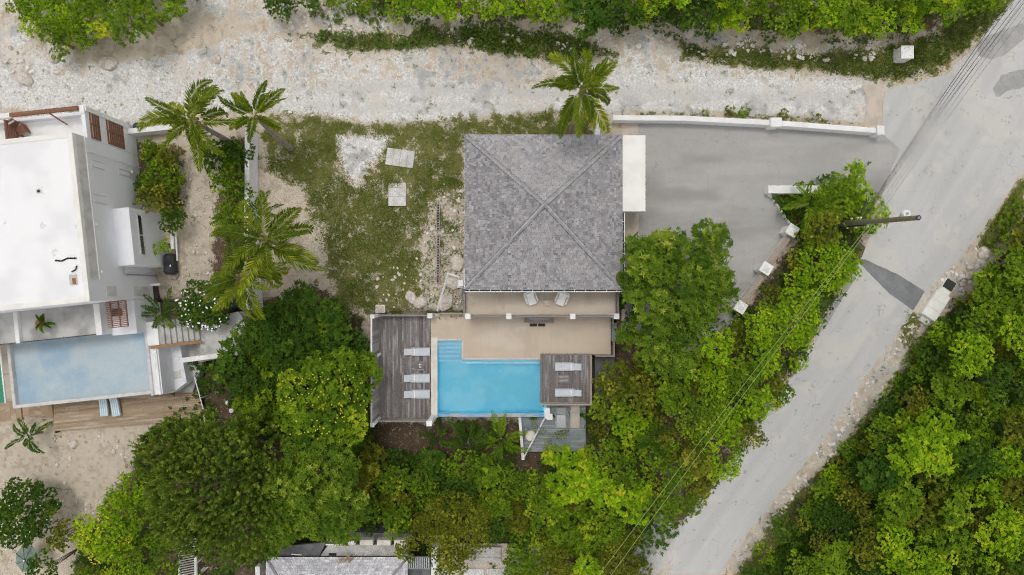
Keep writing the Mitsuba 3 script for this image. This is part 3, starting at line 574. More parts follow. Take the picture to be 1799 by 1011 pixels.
def water_sheet():
    xs = np.arange(pL, pR + .06, .06); yy = np.arange(yC - .24, yA + .01, .06); X, Y = np.meshgrid(xs, yy)
    z = WZ + .006 * (meshkit.fbm(np.column_stack([X.ravel() * 2.2, Y.ravel() * 2.2, 0 * X.ravel()]), 3, 3) - .5)
    v = np.column_stack([X.ravel(), Y.ravel(), z]); n = len(xs); i, j = np.meshgrid(np.arange(len(yy) - 1), np.arange(n - 1), indexing='ij')
    k = ((X[:-1, :-1] < pS) | (Y[:-1, :-1] < yB)).ravel(); q = np.stack([i * n + j, i * n + j + 1, (i + 1) * n + j + 1, (i + 1) * n + j], -1).reshape(-1, 4)[k]
    return v, np.vstack([q[:, [0, 1, 2]], q[:, [0, 2, 3]]])
part(pool, 'water', water_sheet(), 'bsdf_water', smooth=True, label='clear still pool water')
part(pool, 'coping', [box(tx0 + .01, pL + .02, yC - .3, yA + .2, DZ + .003, DZ + .035)], M_CREAM)
part(pool, 'coping', [box(pS - .02, pR - .02, yB - .04, yB + .03, DZ + .003, DZ + .025), box(pS - .02, pS + .04, yB + .03, yA, DZ + .003, DZ + .025), box(pL + .02, pS - .02, yA - .02, yA + .06, DZ + .003, DZ + .025)], M_CREAM)

def boards(parent, x0, x1, y0, y1, z, w, axis, m, seed, gap=.012, th=.03, name='board'):
    """deck boards side by side, each a part of its own"""
    r = np.random.default_rng(seed); lo, hi = (x0, x1) if axis == 'y' else (y0, y1); n = max(1, round((hi - lo) / w)); w = (hi - lo) / n
    for i in range(n):
        a, b = lo + i * w + gap / 2, lo + (i + 1) * w - gap / 2; dz = r.uniform(-.004, .004)
        mm = box(a, b, y0, y1, z - th, z + dz) if axis == 'y' else box(x0, x1, a, b, z - th, z + dz)
        part(parent, name, mm, m, uv=np.tile([r.uniform(), r.uniform()], (8, 1)))

# west deck with its tall screen
wd = thing('timber_deck', 'weathered grey timber deck at the west end of the pool with a tall screen wall', 'deck')
wx0, wx1 = D(666, 0)[0], tx0 - .02; wy0, wy1 = D(0, 734)[1], D(0, 555)[1]
boards(wd, wx0, wx1, wy0, wy1, DZ, .145, 'y', M_GREYWOOD, 41)
part(wd, 'joist', [box(wx0, wx1, y - .05, y + .05, DZ - .25, DZ - .035) for y in np.arange(wy0 + .1, wy1, .8)] + [box(x - .1, x + .1, y - .1, y + .1, -5.4, DZ - .26) for x in (wx0 + .4, wx1 - .5) for y in (wy0 + .4, (wy0 + wy1) / 2, wy1 - .4)], M_GREYWOOD)
TH = DZ + 2.55
sw = part(wd, 'screen_wall', box(wx0 - .07, wx0 - .005, wy0 - .1, wy1 + .1, DZ - .3, TH), M_GREYMETAL, label='tall dark grey screen on the west edge')
r_ = np.random.default_rng(3)
for k, y in enumerate(np.arange(wy0 - .05, wy1, .30)): part(sw, 'batten', box(wx0 - .004, wx0 + .012, y, y + .285, DZ + .01, TH - .02), M_GREYWOOD_X, uv=np.tile([r_.uniform(), r_.uniform()], (8, 1)))
part(sw, 'cap', cbox(wx0 - .12, wx0 + .0, wy0 - .1, wy1 + .1, TH + .003, TH + .05, .01), M_WHITE)
def post(parent, x, y, z0, z1, s=.15, name='post'):
    k = part(parent, name, cbox(x - s, x + s, y - s, y + s, z0, z1, .015), M_WHITE); part(k, 'cap', cbox(x - s - .03, x + s + .03, y - s - .03, y + s + .03, z1 + .003, z1 + .05, .012), M_WHITE)
post(wd, wx0 + .02, wy1 + .05, -4.6, TH + .05, .12); post(wd, wx0 + .05, D(0, 622)[1], DZ - .3, TH, .10); post(wd, wx0 + .02, wy0 - .04, -5.6, TH + .1, .12)
post(wd, wx1 + .1, wy1 + .05, -4.6, DZ + 1.35, .16); post(wd, tx0 + .22, yC - .18, -6, DZ + 2.9, .17)
for y, h in ((wy0 - .05, 1.2), (wy1 + .07, 1.15)):
    q = part(wd, 'rail', cbox(wx0 + .18, wx1 - .06, y - .07, y + .07, DZ + h - .05, DZ + h, .01), M_GREYWOOD_X, uv=None)
    for k in range(4): part(q, 'slat', box(wx0 + .18, wx1 - .06, y - .02, y + .02, DZ + .1 + k * .26, DZ + .30 + k * .26), M_GREYWOOD_X, uv=np.tile([.2 * k, .3], (8, 1)))
nr = thing('terrace_rail', 'low pale rail along the terrace beside the rocky bank', 'railing')
x0, y0 = P(768, 551, DZ + .9); x1, _ = P(812, 551, DZ + .9)
put(nr, cbox(x0, x1, y0 - .06, y0 + .06, DZ + .83, DZ + .9, .01), M_TAUPE)
for k in range(8): part(nr, 'baluster', box(x0 + .1 + k * .22, x0 + .14 + k * .22, y0 - .02, y0 + .02, DZ, DZ + .83), M_TAUPE)

# east deck over the pool
ed = thing('timber_deck', 'square weathered grey deck overhanging the east end of the pool', 'deck')
ez = DZ + .12; ex0, ey1 = P(949, 622, ez); ex1, ey0 = P(1037, 708, ez)
boards(ed, ex0 + .1, ex1, ey0, ey1 - .1, ez, .145, 'y', M_GREYWOOD, 43)
part(ed, 'edge_board', [box(ex0, ex0 + .09, ey0, ey1, ez - .22, ez + .006), box(ex0 + .09, ex1, ey1 - .09, ey1, ez - .22, ez + .006)], M_GREYWOOD)
part(ed, 'joist', [box(ex0 + .1, ex1, y - .05, y + .05, ez - .25, ez - .035) for y in np.arange(ey0 + .2, ey1, .7)] + [box(x - .1, x + .1, ey0 + .1, ey0 + .3, -6, ez - .26) for x in (ex0 + .3, ex1 - .2)], M_GREYWOOD)
rz2 = ez + .95
for (a, b) in (((ex1 - .05, ey0), (ex1 - .05, ey1)), ((ex0, ey0 + .03), (ex1 + .05, ey0 + .03))):
    q = part(ed, 'rail', bar((*a, rz2), (*b, rz2), .13, .05, .01), M_TAUPE, smooth=False)
    part(q, 'bottom_rail', bar((*a, ez + .12), (*b, ez + .12), .06, .05), M_TAUPE)
    L = math.dist(a, b)
    for t in np.arange(.1, L, .16):
        c = np.array(a) + (np.array(b) - a) * t / L; part(q, 'baluster', box(c[0] - .03, c[0] + .03, c[1] - .03, c[1] + .03, ez + .0, rz2 - .026), M_TAUPE)
tr = thing('terrace_rail', 'taupe timber rail on the east edge of the tan terrace', 'railing')
tz = DZ + .9; a, b, c, d = P(1077, 557, tz), P(1077, 570, tz), P(1079, 600, tz), P(1079, 626, tz)
put(tr, [bar((*c, tz), (*d, tz), .1, .05), bar((*a, tz), (*b, tz), .1, .05), bar((P(1046, 0, tz)[0], d[1], tz), (*d, tz), .09, .05)], M_TAUPE)
for (p0, p1) in ((a, b), (c, d), ((P(1046, 0, tz)[0], d[1]), d)):
    L = math.dist(p0, p1)
    for t in np.arange(.05, L, .16):
        q = np.array(p0) + (np.array(p1) - p0) * t / L; part(tr, 'baluster', box(q[0] - .025, q[0] + .025, q[1] - .025, q[1] + .025, DZ - .3, tz - .026), M_TAUPE)
tr = thing('cap_rail', 'grey timber ledge running along the foot of the balcony', 'ledge')
x0, y1 = D(921, 560, DZ + .5); x1, y0 = D(973, 567, DZ + .5)
bn = thing('bench', 'long weathered grey timber bench against the balcony with black cushions', 'bench')
labels.pop(tr); count['cap_rail'] = 0
part(bn, 'seat', box(x0, x1, y0, y0 + .19, DZ + .44, DZ + .49), M_GREYWOOD_X, uv=np.tile([.6, .5], (8, 1))); part(bn, 'seat', box(x0, x1, y0 + .2, y0 + .40, DZ + .44, DZ + .49), M_GREYWOOD_X, uv=np.tile([.3, .1], (8, 1)))
for x in (x0 + .15, (x0 + x1) / 2, x1 - .15): part(bn, 'leg', box(x - .05, x + .05, y0 + .03, y0 + .38, DZ, DZ + .437), M_GREYWOOD)
for px, lab in ((937, 'left black pad on the terrace in front of the grey bench'), (951.5, 'right black pad on the terrace in front of the grey bench')):
    c = D(px, 571.5); k = thing('floor_pad', lab, 'doormat'); put(k, cbox(c[0] - .27, c[0] + .27, c[1] - .11, c[1] + .11, DZ + .003, DZ + .05, .02), M_BLACK)

# ---------------------------------------------------------------- furniture
def lounger(px0, px1, py0, py1, z, head, label, group, frame=M_STEEL, fabric=M_LOUNGE, towel=True, rot=0.0, width=None, name='sun_lounger'):
    c = P((px0 + px1) / 2, (py0 + py1) / 2, z + .35); L = (px1 - px0) / FOC * (CAM_H - z - .35); W = width or (py1 - py0) / FOC * (CAM_H - z - .35)
    t = thing(name, label, 'sun lounger', group); h = head
    def w(mesh): return xf(mesh, (c[0], c[1], z), rot)
    hx = L / 2 - .62
    def X(a, b): return (a, b) if h > 0 else (-b, -a)
    fr = [box(*X(-L / 2, hx), s * W / 2 - .03, s * W / 2 + .03, .24, .29) for s in (-1, 1)] + [box(*X(-L / 2, -L / 2 + .05), -W / 2 + .03, W / 2 - .03, .24, .29)]
    part(t, 'frame', [w(m) for m in fr], frame)
    for sx in (-L / 2 + .15, L / 2 - .35):
        for s in (-1, 1): part(t, 'leg', w(box(*X(sx, sx + .05), s * W / 2 - .025, s * W / 2 + .025, .0, .24)), frame)
    def uvx(v): return np.column_stack([v[:, 1] / W + .5, v[:, 0]])
    m = cbox(*X(-L / 2 + .03, hx - .015), -W / 2 + .035, W / 2 - .035, .29, .345, .015); part(t, 'seat', w(m), fabric, uv=uvx(m[0]))
    m = cbox(0, .60, -W / 2 + .035, W / 2 - .035, 0, .055, .015); m = (m[0] * [h, 1, 1], m[1] if h > 0 else m[1][:, ::-1])
    a = -math.radians(24) * h; m2 = xf(m, (h * hx, 0, .29), 0, 0, a); part(t, 'backrest', w(m2), fabric, uv=uvx(m[0]))
    part(t, 'prop', w(xf(box(-.015, .015, -W / 2 + .08, W / 2 - .08, -.22, 0), (h * (hx + .42), 0, .45), 0, 0, 0)), frame)
    if towel:
        m = cbox(*X(hx - .28, hx - .17), -W / 2 + .04, W / 2 - .04, .347, .40, .02); k = thing('rolled_towel', 'rolled towel on the ' + label.replace('white ', '', 1).split(',')[0], 'towel', 'rolled towels on the pool loungers'); put(k, w(m), M_TOWEL)
    return t
for py0, py1, lab in ((612, 625, 'white sun lounger nearest the top rail on the west deck'), (658, 672, 'white sun lounger in the middle of the west deck, just below the dark table'), (686, 700, 'white sun lounger lowest on the west deck')):
    lounger(708.5, 755, py0, py1, DZ, -1, lab, 'sun loungers on the west deck')
for py0, py1, lab in ((638, 651.5, 'white sun lounger at the upper side of the east deck'), (684, 697, 'white sun lounger at the lower side of the east deck')):
    lounger(975, 1023, py0, py1, ez, 1, lab, 'sun loungers on the east deck')
def slat_table(px, py, w, d, z, label, m=M_GREYWOOD_X, h=.42):
    c = P(px, py, z + h); t = thing('side_table', label, 'table')
    n = max(3, round(d / .11))
    for i in range(n): part(t, 'slat', box(c[0] - w / 2, c[0] + w / 2, c[1] - d / 2 + i * d / n + .006, c[1] - d / 2 + (i + 1) * d / n - .006, z + h - .03, z + h), m, uv=np.tile([.13 * i % 1, .1], (8, 1)))
    for sx in (-1, 1):
        for sy in (-1, 1): part(t, 'leg', box(c[0] + sx * (w / 2 - .06) - .03, c[0] + sx * (w / 2 - .06) + .03, c[1] + sy * (d / 2 - .06) - .03, c[1] + sy * (d / 2 - .06) + .03, z, z + h - .032), m)
    return c
c = slat_table(735, 643, .95, .72, DZ, 'low dark timber table between the two upper loungers of the west deck', M_GREYWOOD)
c = P(738, 643, DZ + .45)
for dx, dy, lab in ((-.02, .1, 'upper white cup on the dark table of the west deck'), (.0, -.09, 'lower white cup on the dark table of the west deck')):
    k = thing('cup', lab, 'cup'); put(k, cat([cyl(.05, DZ + .421, DZ + .52, 14, (c[0] + dx, c[1] + dy), .06), tube([(c[0] + dx + .05, c[1] + dy, DZ + .44), (c[0] + dx + .10, c[1] + dy, DZ + .47), (c[0] + dx + .06, c[1] + dy, DZ + .51)], .012, 6)]), M_TOWEL, smooth=40)
c = slat_table(990, 666, .72, .40, ez, 'low timber table with a slatted top on the east deck', M_GREYWOOD_X)
k = labels.copy(); part('side_table_001', 'frame', [box(c[0] - .45, c[0] + .45, c[1] + .203, c[1] + .29, ez + .36, ez + .43), box(c[0] - .45, c[0] + .45, c[1] - .29, c[1] - .203, ez + .36, ez + .43), box(c[0] + .363, c[0] + .45, c[1] - .2, c[1] + .2, ez + .36, ez + .43), box(c[0] - .45, c[0] - .363, c[1] - .2, c[1] + .2, ez + .36, ez + .43)], M_GREYWOOD)
def armchair(px, py, rz, label):
    c = P(px, py, bz + .5); t = thing('lounge_chair', label, 'chair', 'lounge chairs on the balcony')
    def w(m): return xf(m, (c[0], c[1], bz), rz)
    part(t, 'seat', w(cbox(-.33, .33, -.52, .28, .30, .42, .05)), M_WICKER); part(t, 'cushion', w(cbox(-.28, .28, -.50, .26, .423, .50, .04)), M_TOWEL)
    part(t, 'backrest', w(xf(cbox(-.40, .40, -.06, .06, 0, .62, .05), (0, .30, .36), 0, -.35)), M_WICKER); part(t, 'cushion', w(xf(cbox(-.3, .3, -.05, .05, 0, .5, .04), (0, .21, .46), 0, -.35)), M_TOWEL)
    for s in (-1, 1):
        part(t, 'armrest', w(xf(cbox(-.06, .06, -.40, .38, .0, .07, .025), (s * .40, .06, .55), 0, .12)), M_WICKER)
        part(t, 'leg', w(box(s * .34 - .03, s * .34 + .03, -.46, -.40, 0, .30)), M_WICKER); part(t, 'leg', w(box(s * .34 - .03, s * .34 + .03, .2, .26, 0, .30)), M_WICKER)
        part(t, 'arm_post', w(box(s * .40 - .03, s * .40 + .03, -.28, -.22, .0, .56)), M_WICKER)
armchair(933, 524, math.radians(19), 'left cream lounge chair on the balcony, turned to the right')
armchair(987, 525, math.radians(-21), 'right cream lounge chair on the balcony, turned to the left')
c = P(962, 532, bz + .4); t = thing('stool', 'small beige star shaped stool between the two balcony chairs', 'stool')
a = np.arange(10) * np.pi / 5 + .3; rr = np.where(np.arange(10) % 2 == 0, .30, .17)
part(t, 'seat', xf(prism(Polygon(np.column_stack([rr * np.cos(a), rr * np.sin(a)])).buffer(.02), .34, .42), (*c, bz)), M_PATH)
for k in range(0, 10, 2): part(t, 'leg', tube([(c[0] + .27 * math.cos(a[k]), c[1] + .27 * math.sin(a[k]), bz), (c[0] + .14 * math.cos(a[k]), c[1] + .14 * math.sin(a[k]), bz + .34)], .03, 6), M_PATH)

# ---------------------------------------------------------------- lower deck and the struts below the pool
LZ = -4.15
ld = thing('timber_deck', 'blue grey boarded lower deck under the east end of the pool', 'deck')
lx0, ly1 = P(915, 700, LZ); lx1, ly0 = P(1029, 794, LZ)
boards(ld, lx0, lx1, ly0, ly1, LZ, .15, 'x', M_BLUEDECK, 45)
part(ld, 'joist', [box(x - .05, x + .05, ly0, ly1, LZ - .25, LZ - .035) for x in np.arange(lx0 + .1, lx1, .8)] + [box(x - .1, x + .1, y - .1, y + .1, -6.8, LZ - .26) for x in (lx0 + .3, lx1 - .3) for y in (ly0 + .3, ly1 - .3)], M_GREYMETAL)
for (x0, x1, y0, y1, m, lab) in ((977, 994, 715, 752, M_STEEL, 'grey padded lounger on the blue grey lower deck'), (1003, 1018, 712, 752, M_PATH, 'beige padded lounger on the lower deck, half under a palm frond')):
    a = P(x0, y1, LZ + .3); b = P(x1, y0, LZ + .3); t = thing('sun_bed', lab, 'sun lounger')
    part(t, 'mattress', cbox(a[0], b[0], a[1], b[1] - .62, LZ + .22, LZ + .32, .03), m); part(t, 'headrest', xf(cbox(a[0], b[0], 0, .6, 0, .1, .03), (0, b[1] - .6, LZ + .22), 0, .2), m)
    part(t, 'frame', [box(a[0] - .03, a[0], a[1], b[1], LZ + .14, LZ + .24), box(b[0], b[0] + .03, a[1], b[1], LZ + .14, LZ + .24), box(a[0], b[0], a[1] - .04, a[1], LZ + .14, LZ + .24)], M_PALEGREY)
    for x in (a[0], b[0]):
        for y in (a[1] + .1, b[1] - .2): part(t, 'leg', box(x - .03, x + .03, y, y + .06, LZ, LZ + .137), M_PALEGREY)
a = P(932, 766, LZ + .5); t = thing('pouf', 'round pinkish drum shaped stool with a cream top on the lower deck', 'stool')
part(t, 'drum', cyl(.40, LZ, LZ + .52, 28, a, .42), M_PATH, smooth=40); part(t, 'cushion', cyl(.42, LZ + .523, LZ + .60, 28, a, .36), M_CREAM, smooth=40)
bm = thing('support_beam', 'white beam running out from under the pool past the lower deck', 'beam')
z0 = DZ - .9; a, b = P(913, 733, z0), P(919, 808, z0); put(bm, cat([bar((*a, z0), (*b, z0), .22, .26, .015), box(b[0] - .12, b[0] + .12, b[1] - .02, b[1] + .22, -6.5, z0 - .131)]), M_WHITE)
bm = thing('support_beam', 'thin white diagonal brace crossing the lower deck', 'beam')
a, b = P(957, 735, z0), P(921, 803, z0 + .05); put(bm, tube([(*a, z0), (*b, z0 + .05)], .07, 10), M_WHITE, smooth=40)
pp = thing('deck_pillar', 'white pillar at the corner of the pool beside the lower deck', 'pillar')
a = P(961, 726, DZ - .1); put(pp, [cbox(a[0] - .20, a[0] + .22, a[1] - .4, a[1] + .42, -6.2, DZ + .05, .02)], M_WHITE); part(pp, 'cap', cbox(a[0] - .05, a[0] + .42, a[1] - .5, a[1] - .02, DZ + .053, DZ + .12, .02), M_WHITE)
# steps and landings east of the terrace, mostly under the trees
st = thing('timber_steps', 'grey timber landing with upright slats on the east side of the terrace', 'steps')
a, b = P(1074, 600, DZ - .2), P(1104, 572, DZ - .2); boards(st, a[0], b[0] + .6, a[1], b[1], DZ - .2, .22, 'y', M_BLUEDECK, 47)
part(st, 'frame', [box(a[0], b[0] + .6, b[1] + .01, b[1] + .2, DZ - .4, DZ - .1)], M_GREYMETAL)
st = thing('timber_steps', 'grey timber steps between the trees beside the balcony', 'steps')
for k in range(8):
    z = -.2 - k * .2; x0, y1 = P(1106, 507 + k * 7.5, z); x1, y0 = P(1134, 507 + k * 7.5 + 7.5, z); part(st, 'tread', box(x0, x1, y0, y1, z - .06, z), M_BLUEDECK, uv=np.tile([.1 * k, .3], (8, 1)))
part(st, 'stringer', bar((*P(1103, 505, -.2), -.25), (*P(1103, 567, -1.8), -1.85), .12, .3), M_GREYMETAL)
v = [(*P(1048, 618, -3.4), -3.4)]; a, b = P(1045, 700, -3.6), P(1140, 608, -3.6)
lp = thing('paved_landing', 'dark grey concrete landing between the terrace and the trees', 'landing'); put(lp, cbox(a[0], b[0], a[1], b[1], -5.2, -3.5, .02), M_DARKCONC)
# ---------------------------------------------------------------- the white villa on the left (its own frame, turned 6.1 degrees)
VA = math.radians(6.1); VO = np.array([-27.4, 9.65]); VE, VN = np.array([math.cos(VA), math.sin(VA)]), np.array([-math.sin(VA), math.cos(VA)])
def V(mesh):
    v, f = mesh; v = np.asarray(v)
    return np.column_stack([VO + v[:, :1] * VE + v[:, 1:2] * VN, v[:, 2]]), f
def VL(px, py, z):
    """villa coordinates (u east, v north) of a pixel at height z"""
    d = P(px, py, z) - VO; return np.array([d @ VE, d @ VN])
def VW(px, py, u=0.0):
    """(v, z) of a pixel on the villa's east wall plane at u"""
    lo, hi = -5.0, 12.0
    for _ in range(40):
        z = (lo + hi) / 2
        if VL(px, py, z)[0] < u: hi = z      # higher things map closer to the nadir
        else: lo = z
    return VL(px, py, z)[1], z
# (for a fixed pixel left of the nadir, x grows with z)
def VW(px, py, u=0.0):
    lo, hi = -5.0, 12.0
    for _ in range(40):
        z = (lo + hi) / 2
        if VL(px, py, z)[0] < u: lo = z
        else: hi = z
    return VL(px, py, z)[1], z
RZ = 7.55; vs = VL(157, 530, RZ)[1]
villa = thing('white_villa', 'large flat roofed white villa with grey side wall at the left edge', 'house')
part(villa, 'wall', V(box(-16, 0, vs + .02, 0, -4, RZ - .25)), M_WALLWHITE)
rf = part(villa, 'roof', V(box(-16, -.30, vs + .35, -.30, RZ - .5, RZ - .06)), M_ROOFWHITE, label='flat white roof with a few dark stains')
part(rf, 'parapet', [V(cbox(-.30, .02, vs + 0, .02, RZ - .249, RZ, .02)), V(cbox(-16, -.302, -.30, .02, RZ - .249, RZ, .02)), V(cbox(-16, -.302, vs, vs + .35, RZ - .249, RZ - .01, .02))], M_AWN)
part(villa, 'frieze', V(box(.003, .05, vs + 1.4, .0, RZ - 1.15, RZ - .27)), M_PALEGREY, label='rough grey band below the parapet')
part(villa, 'string_course', V(cbox(.003, .10, vs + 1.35, .03, RZ - 1.25, RZ - 1.153, .015)), M_WHITE)
for (px0, px1, py0, py1, m, nm) in ((160, 183, 281, 299, M_WALLWHITE, 'shutter'), (163, 187, 341, 360, M_WALLWHITE, 'shutter'), (208, 240, 297, 315, M_WALLWHITE, 'shutter'), (226, 240, 301, 316, M_PALEGREY, 'vent_panel')):
    v1, z1 = VW(px0, py0); v0, z0 = VW(px1, py1)
    v0, v1 = min(v0, v1), max(v0, v1); z0, z1 = min(z0, z1), max(z0, z1)
    k = part(villa, nm, V(box(.003, .03 if nm == 'shutter' else .045, v0 + .04, v1 - .04, z0, z1)), m)
    part(k, 'frame', [V(box(.003, .06, v1 - .037, v1 + .02, z0, z1)), V(box(.003, .06, v0 - .02, v0 + .037, z0, z1))], M_PALEGREY)
for px, py in ((231, 303), (168, 395), (178, 478)):
    v0, z0 = VW(px, py); part(villa, 'wall_lamp', V(cbox(.003, .16, v0 - .1, v0 + .1, z0, z0 + .18, .04)), M_WHITE)
# windows in the front part of the east wall
for (px0, px1, py0, py1, nm) in ((186, 205, 503, 521, 'shutter'), (233, 263, 504, 520, 'shutter')):
    v1, z1 = VW(px0, py0); v0, z0 = VW(px1, py1); k = part(villa, nm, V(box(.003, .035, v0, v1, z0, z1)), M_PALEGREY)
    for t in np.linspace(z0, z1, 8)[1:-1]: part(k, 'louvre', V(box(.037, .05, v0 + .03, v1 - .03, t - .05, t + .03)), M_PALEGREY)
v1, z1 = VW(268, 503); v0, z0 = VW(277, 531)
k = part(villa, 'doorway', V(box(.003, .03, v0, v1, -1.2, z1)), M_GLASSDARK, label='dark doorway at the south end of the east wall'); part(k, 'canopy', V(cbox(.003, .7, v1 - .02, v1 + .15, z1 + .2, z1 + .35, .02)), M_WHITE)
# projecting bay
b1 = VW(232, 366, 1.05)[0]; b0 = VW(232, 465, 1.05)[0]
bay = part(villa, 'bay', V(cbox(-.1, 1.1, b0, b1, -1.0, 4.0, .02)), M_WALLWHITE, label='boxy bay on the east wall with a slit window')
w = part(bay, 'window', [V(box(1.103, 1.16, VW(0 + 250, 447, 1.1)[0] - .06, VW(250, 380, 1.1)[0] + .06, 2.5, 2.58)), V(box(1.103, 1.16, VW(250, 447, 1.1)[0] - .06, VW(250, 380, 1.1)[0] + .06, 3.06, 3.14)), V(box(1.103, 1.15, VW(250, 414, 1.1)[0] - .04, VW(250, 414, 1.1)[0] + .04, 2.583, 3.057))], M_PALEGREY)
part(bay, 'pane', V(box(1.103, 1.12, VW(250, 447, 1.1)[0], VW(250, 380, 1.1)[0], 2.58, 3.06)), M_GLASSDARK)
part(villa, 'drain_pipe', V(tube([(.1, b0 - .1, 3.6), (.1, b0 - .55, 3.5), (.1, b0 - .6, -1)], .05, 8)), M_STEEL, smooth=40)
part(villa, 'downpipe', V(tube([(.10, -.9, RZ - 1.3), (.10, -.9, -1)], .05, 8)), M_WALLWHITE, smooth=40)
# north block with louvred openings and a roof terrace
NZ = 5.95; n1 = VL(145, 186, NZ)[1]; FLZ = 4.6
part(villa, 'terrace_floor', V(box(-7, -.25, .02, n1 - .2, FLZ - .2, FLZ)), M_WHITE)
part(villa, 'terrace_wall', [V(cbox(-.25, 0, .022, n1, -1, NZ, .015)), V(box(-7, -.252, n1 - .22, n1 - .02, -1, FLZ + .3))], M_WALLWHITE)
part(villa, 'corner_pilaster', V(cbox(.003, .10, n1 - .34, n1 - .002, -1, NZ, .015)), M_WHITE); part(villa, 'terrace_cap', V(cbox(-.27, .02, n1 - .5, n1 + .03, NZ + .003, NZ + .08, .02)), M_WHITE); part(villa, 'terrace_cap', V(cbox(-7.2, -4.7, n1 - .28, n1 + .03, NZ + .003, NZ + .08, .02)), M_WHITE)
def screen(v0, v1, z0, z1, name, lab):
    k = part(villa, name, [V(box(.003, .07, v0, v0 + .07, z0, z1)), V(box(.003, .07, v1 - .07, v1, z0, z1)), V(box(.003, .07, v0 + .07, v1 - .07, z0, z0 + .07)), V(box(.003, .07, v0 + .07, v1 - .07, z1 - .07, z1))], M_REDWOOD, label=lab)
    part(k, 'backing', V(box(.003, .012, v0 + .07, v1 - .07, z0 + .07, z1 - .07)), M_PATH)
    for t in np.arange(z0 + .16, z1 - .12, .24): part(k, 'slat', V(bar((.04, v0 + .071, t), (.04, v1 - .071, t), .055, .11)), M_REDWOOD)
    part(k, 'mullion', V(box(.062, .085, (v0 + v1) / 2 - .04, (v0 + v1) / 2 + .04, z0 + .07, z1 - .07)), M_REDWOOD)
va, za = VW(155, 192); vb, zb = VW(176, 243); screen(.10, va, zb, za, 'louvre_screen', 'upper red brown louvred opening of the north block')
va, za = VW(185, 206); vb, zb = VW(218, 258); screen(.12, min(va, n1 - .2), zb, za, 'louvre_screen', 'lower red brown louvred opening of the north block')
a, b = VL(145, 192, NZ), VL(18, 206, NZ)
bmk = part(villa, 'terrace_beam', V(bar((a[0] - .28, n1 - .12, NZ), (b[0], n1 - .12, NZ), .26, .2, .02)), M_REDWOOD, label='red brown timber beam along the roof terrace')
part(villa, 'terrace_beam', V(bar((-2.3, n1 - .25, NZ - .05), (-1.75, n1 - .85, NZ - .9), .08, .08)), M_REDWOOD)
part(villa, 'terrace_screen', [V(box(-5.35, -5.25, y, y + .08, FLZ, NZ - .1)) for y in (.05, n1 - .4)] + [V(box(-5.35, -5.25, .13, n1 - .4, z, z + .08)) for z in (FLZ + .1, NZ - .2)], M_REDWOOD)
for t in np.arange(FLZ + .25, NZ - .25, .14): part(villa + '__terrace_screen', 'slat', V(box(-5.33, -5.27, .13, n1 - .4, t, t + .05)), M_REDWOOD)
# things on the villa's roofs
def roofthing(name, lab, c, meshes, m=M_BLACK, **kw): k = thing(name, lab, c); put(k, meshes, m, **kw); return k
pts = [(*VL(97, 458, RZ), RZ - .02), (*VL(108, 459, RZ), RZ - .02), (*VL(118, 454, RZ), RZ - .02), (*VL(134, 454, RZ), RZ + .02)]
roofthing('hose', 'black hose curving over the white roof to its edge', 'hose', V(tube(pts, .05, 8)), smooth=40)
roofthing('hose', 'short black hose end beside the small box on the white roof', 'hose', V(tube([(*VL(126, 478, RZ), RZ), (*VL(133, 474, RZ), RZ), (*VL(135, 467, RZ), RZ + .02)], .04, 8)), smooth=40)
a = VL(128, 492, RZ); k = roofthing('roof_hatch', 'small white box with a rusty opening on the villa roof', 'hatch', V(cbox(a[0] - .2, a[0] + .26, a[1] - .32, a[1] + .32, RZ - .1, RZ + .05, .02)), M_PALEGREY); part(k, 'opening', V(box(a[0], a[0] + .22, a[1] - .28, a[1] + .1, RZ + .052, RZ + .07)), M_TERRA)
a = VL(67, 336, RZ); k = thing('roof_drain', 'dark round roof drain on the white roof', 'drain'); put(k, V(cyl(.09, RZ - .07, RZ - .01, 16, a)), M_CHAR); part(k, 'flange', V(cyl(.16, RZ - .07, RZ - .045, 16, a)), M_PALEGREY)
# terrace chair
a = VL(33, 226, FLZ + .5); t = thing('deck_chair', 'brown timber folding chair on the roof terrace of the villa', 'chair')
def wch(m): return V(xf(m, (a[0], a[1], FLZ), math.radians(28)))
for k in range(6): part(t, 'slat', wch(box(-.26, .26, -.40 + k * .1, -.32 + k * .1, .40, .43)), M_REDWOOD)
for k in range(6): part(t, 'back_slat', wch(xf(box(-.26, .26, 0, .03, .08 + k * .1, .16 + k * .1), (0, .24, .42), 0, -.3)), M_REDWOOD)
part(t, 'cushion', wch(cbox(-.24, .24, .30, .62, .86, .96, .03)), M_CREAM)
for s in (-1, 1): part(t, 'leg', wch(box(s * .27 - .025, s * .27 + .025, -.4, .25, 0, .40)), M_REDWOOD); part(t, 'armrest', wch(box(s * .31 - .04, s * .31 + .04, -.4, .3, .6, .64)), M_REDWOOD)

# front balcony, louvred shade, pool and sun deck of the villa
BZ = 3.4; s0 = VL(60, 600, BZ)[1]
part(villa, 'front_balcony', V(box(-16, VL(180, 560, BZ)[0] - .1, s0, vs + .01, BZ - .3, BZ)), M_DIRTYCONC, label='stained concrete balcony below the south edge of the roof')
cu = VL(177, 560, BZ)[0]
part(villa, 'balcony_wall', [V(cbox(cu - .22, cu + .2, s0 - .05, vs - .01, -.8, BZ + .35, .02))], M_WHITE)
cu2 = VL(34, 575, BZ)[0]; part(villa, 'balcony_wall', V(cbox(cu2 - .14, cu2 + .14, s0 - .02, vs, BZ + .003, BZ + .3, .02)), M_WHITE)
part(villa, 'balcony_rail', V(bar((-16, s0 + .03, BZ + .25), (cu - .23, s0 + .03, BZ + .25), .05, .05)), M_CHAR)
fw = VL(262, 560, 0)[0]
part(villa, 'front_wall', V(box(cu + .203, 0, s0 - .2, vs, -.9, 2.6)), M_WALLWHITE)
pa, pb = VL(185, 531, 4.0), VL(224, 574, 4.0)
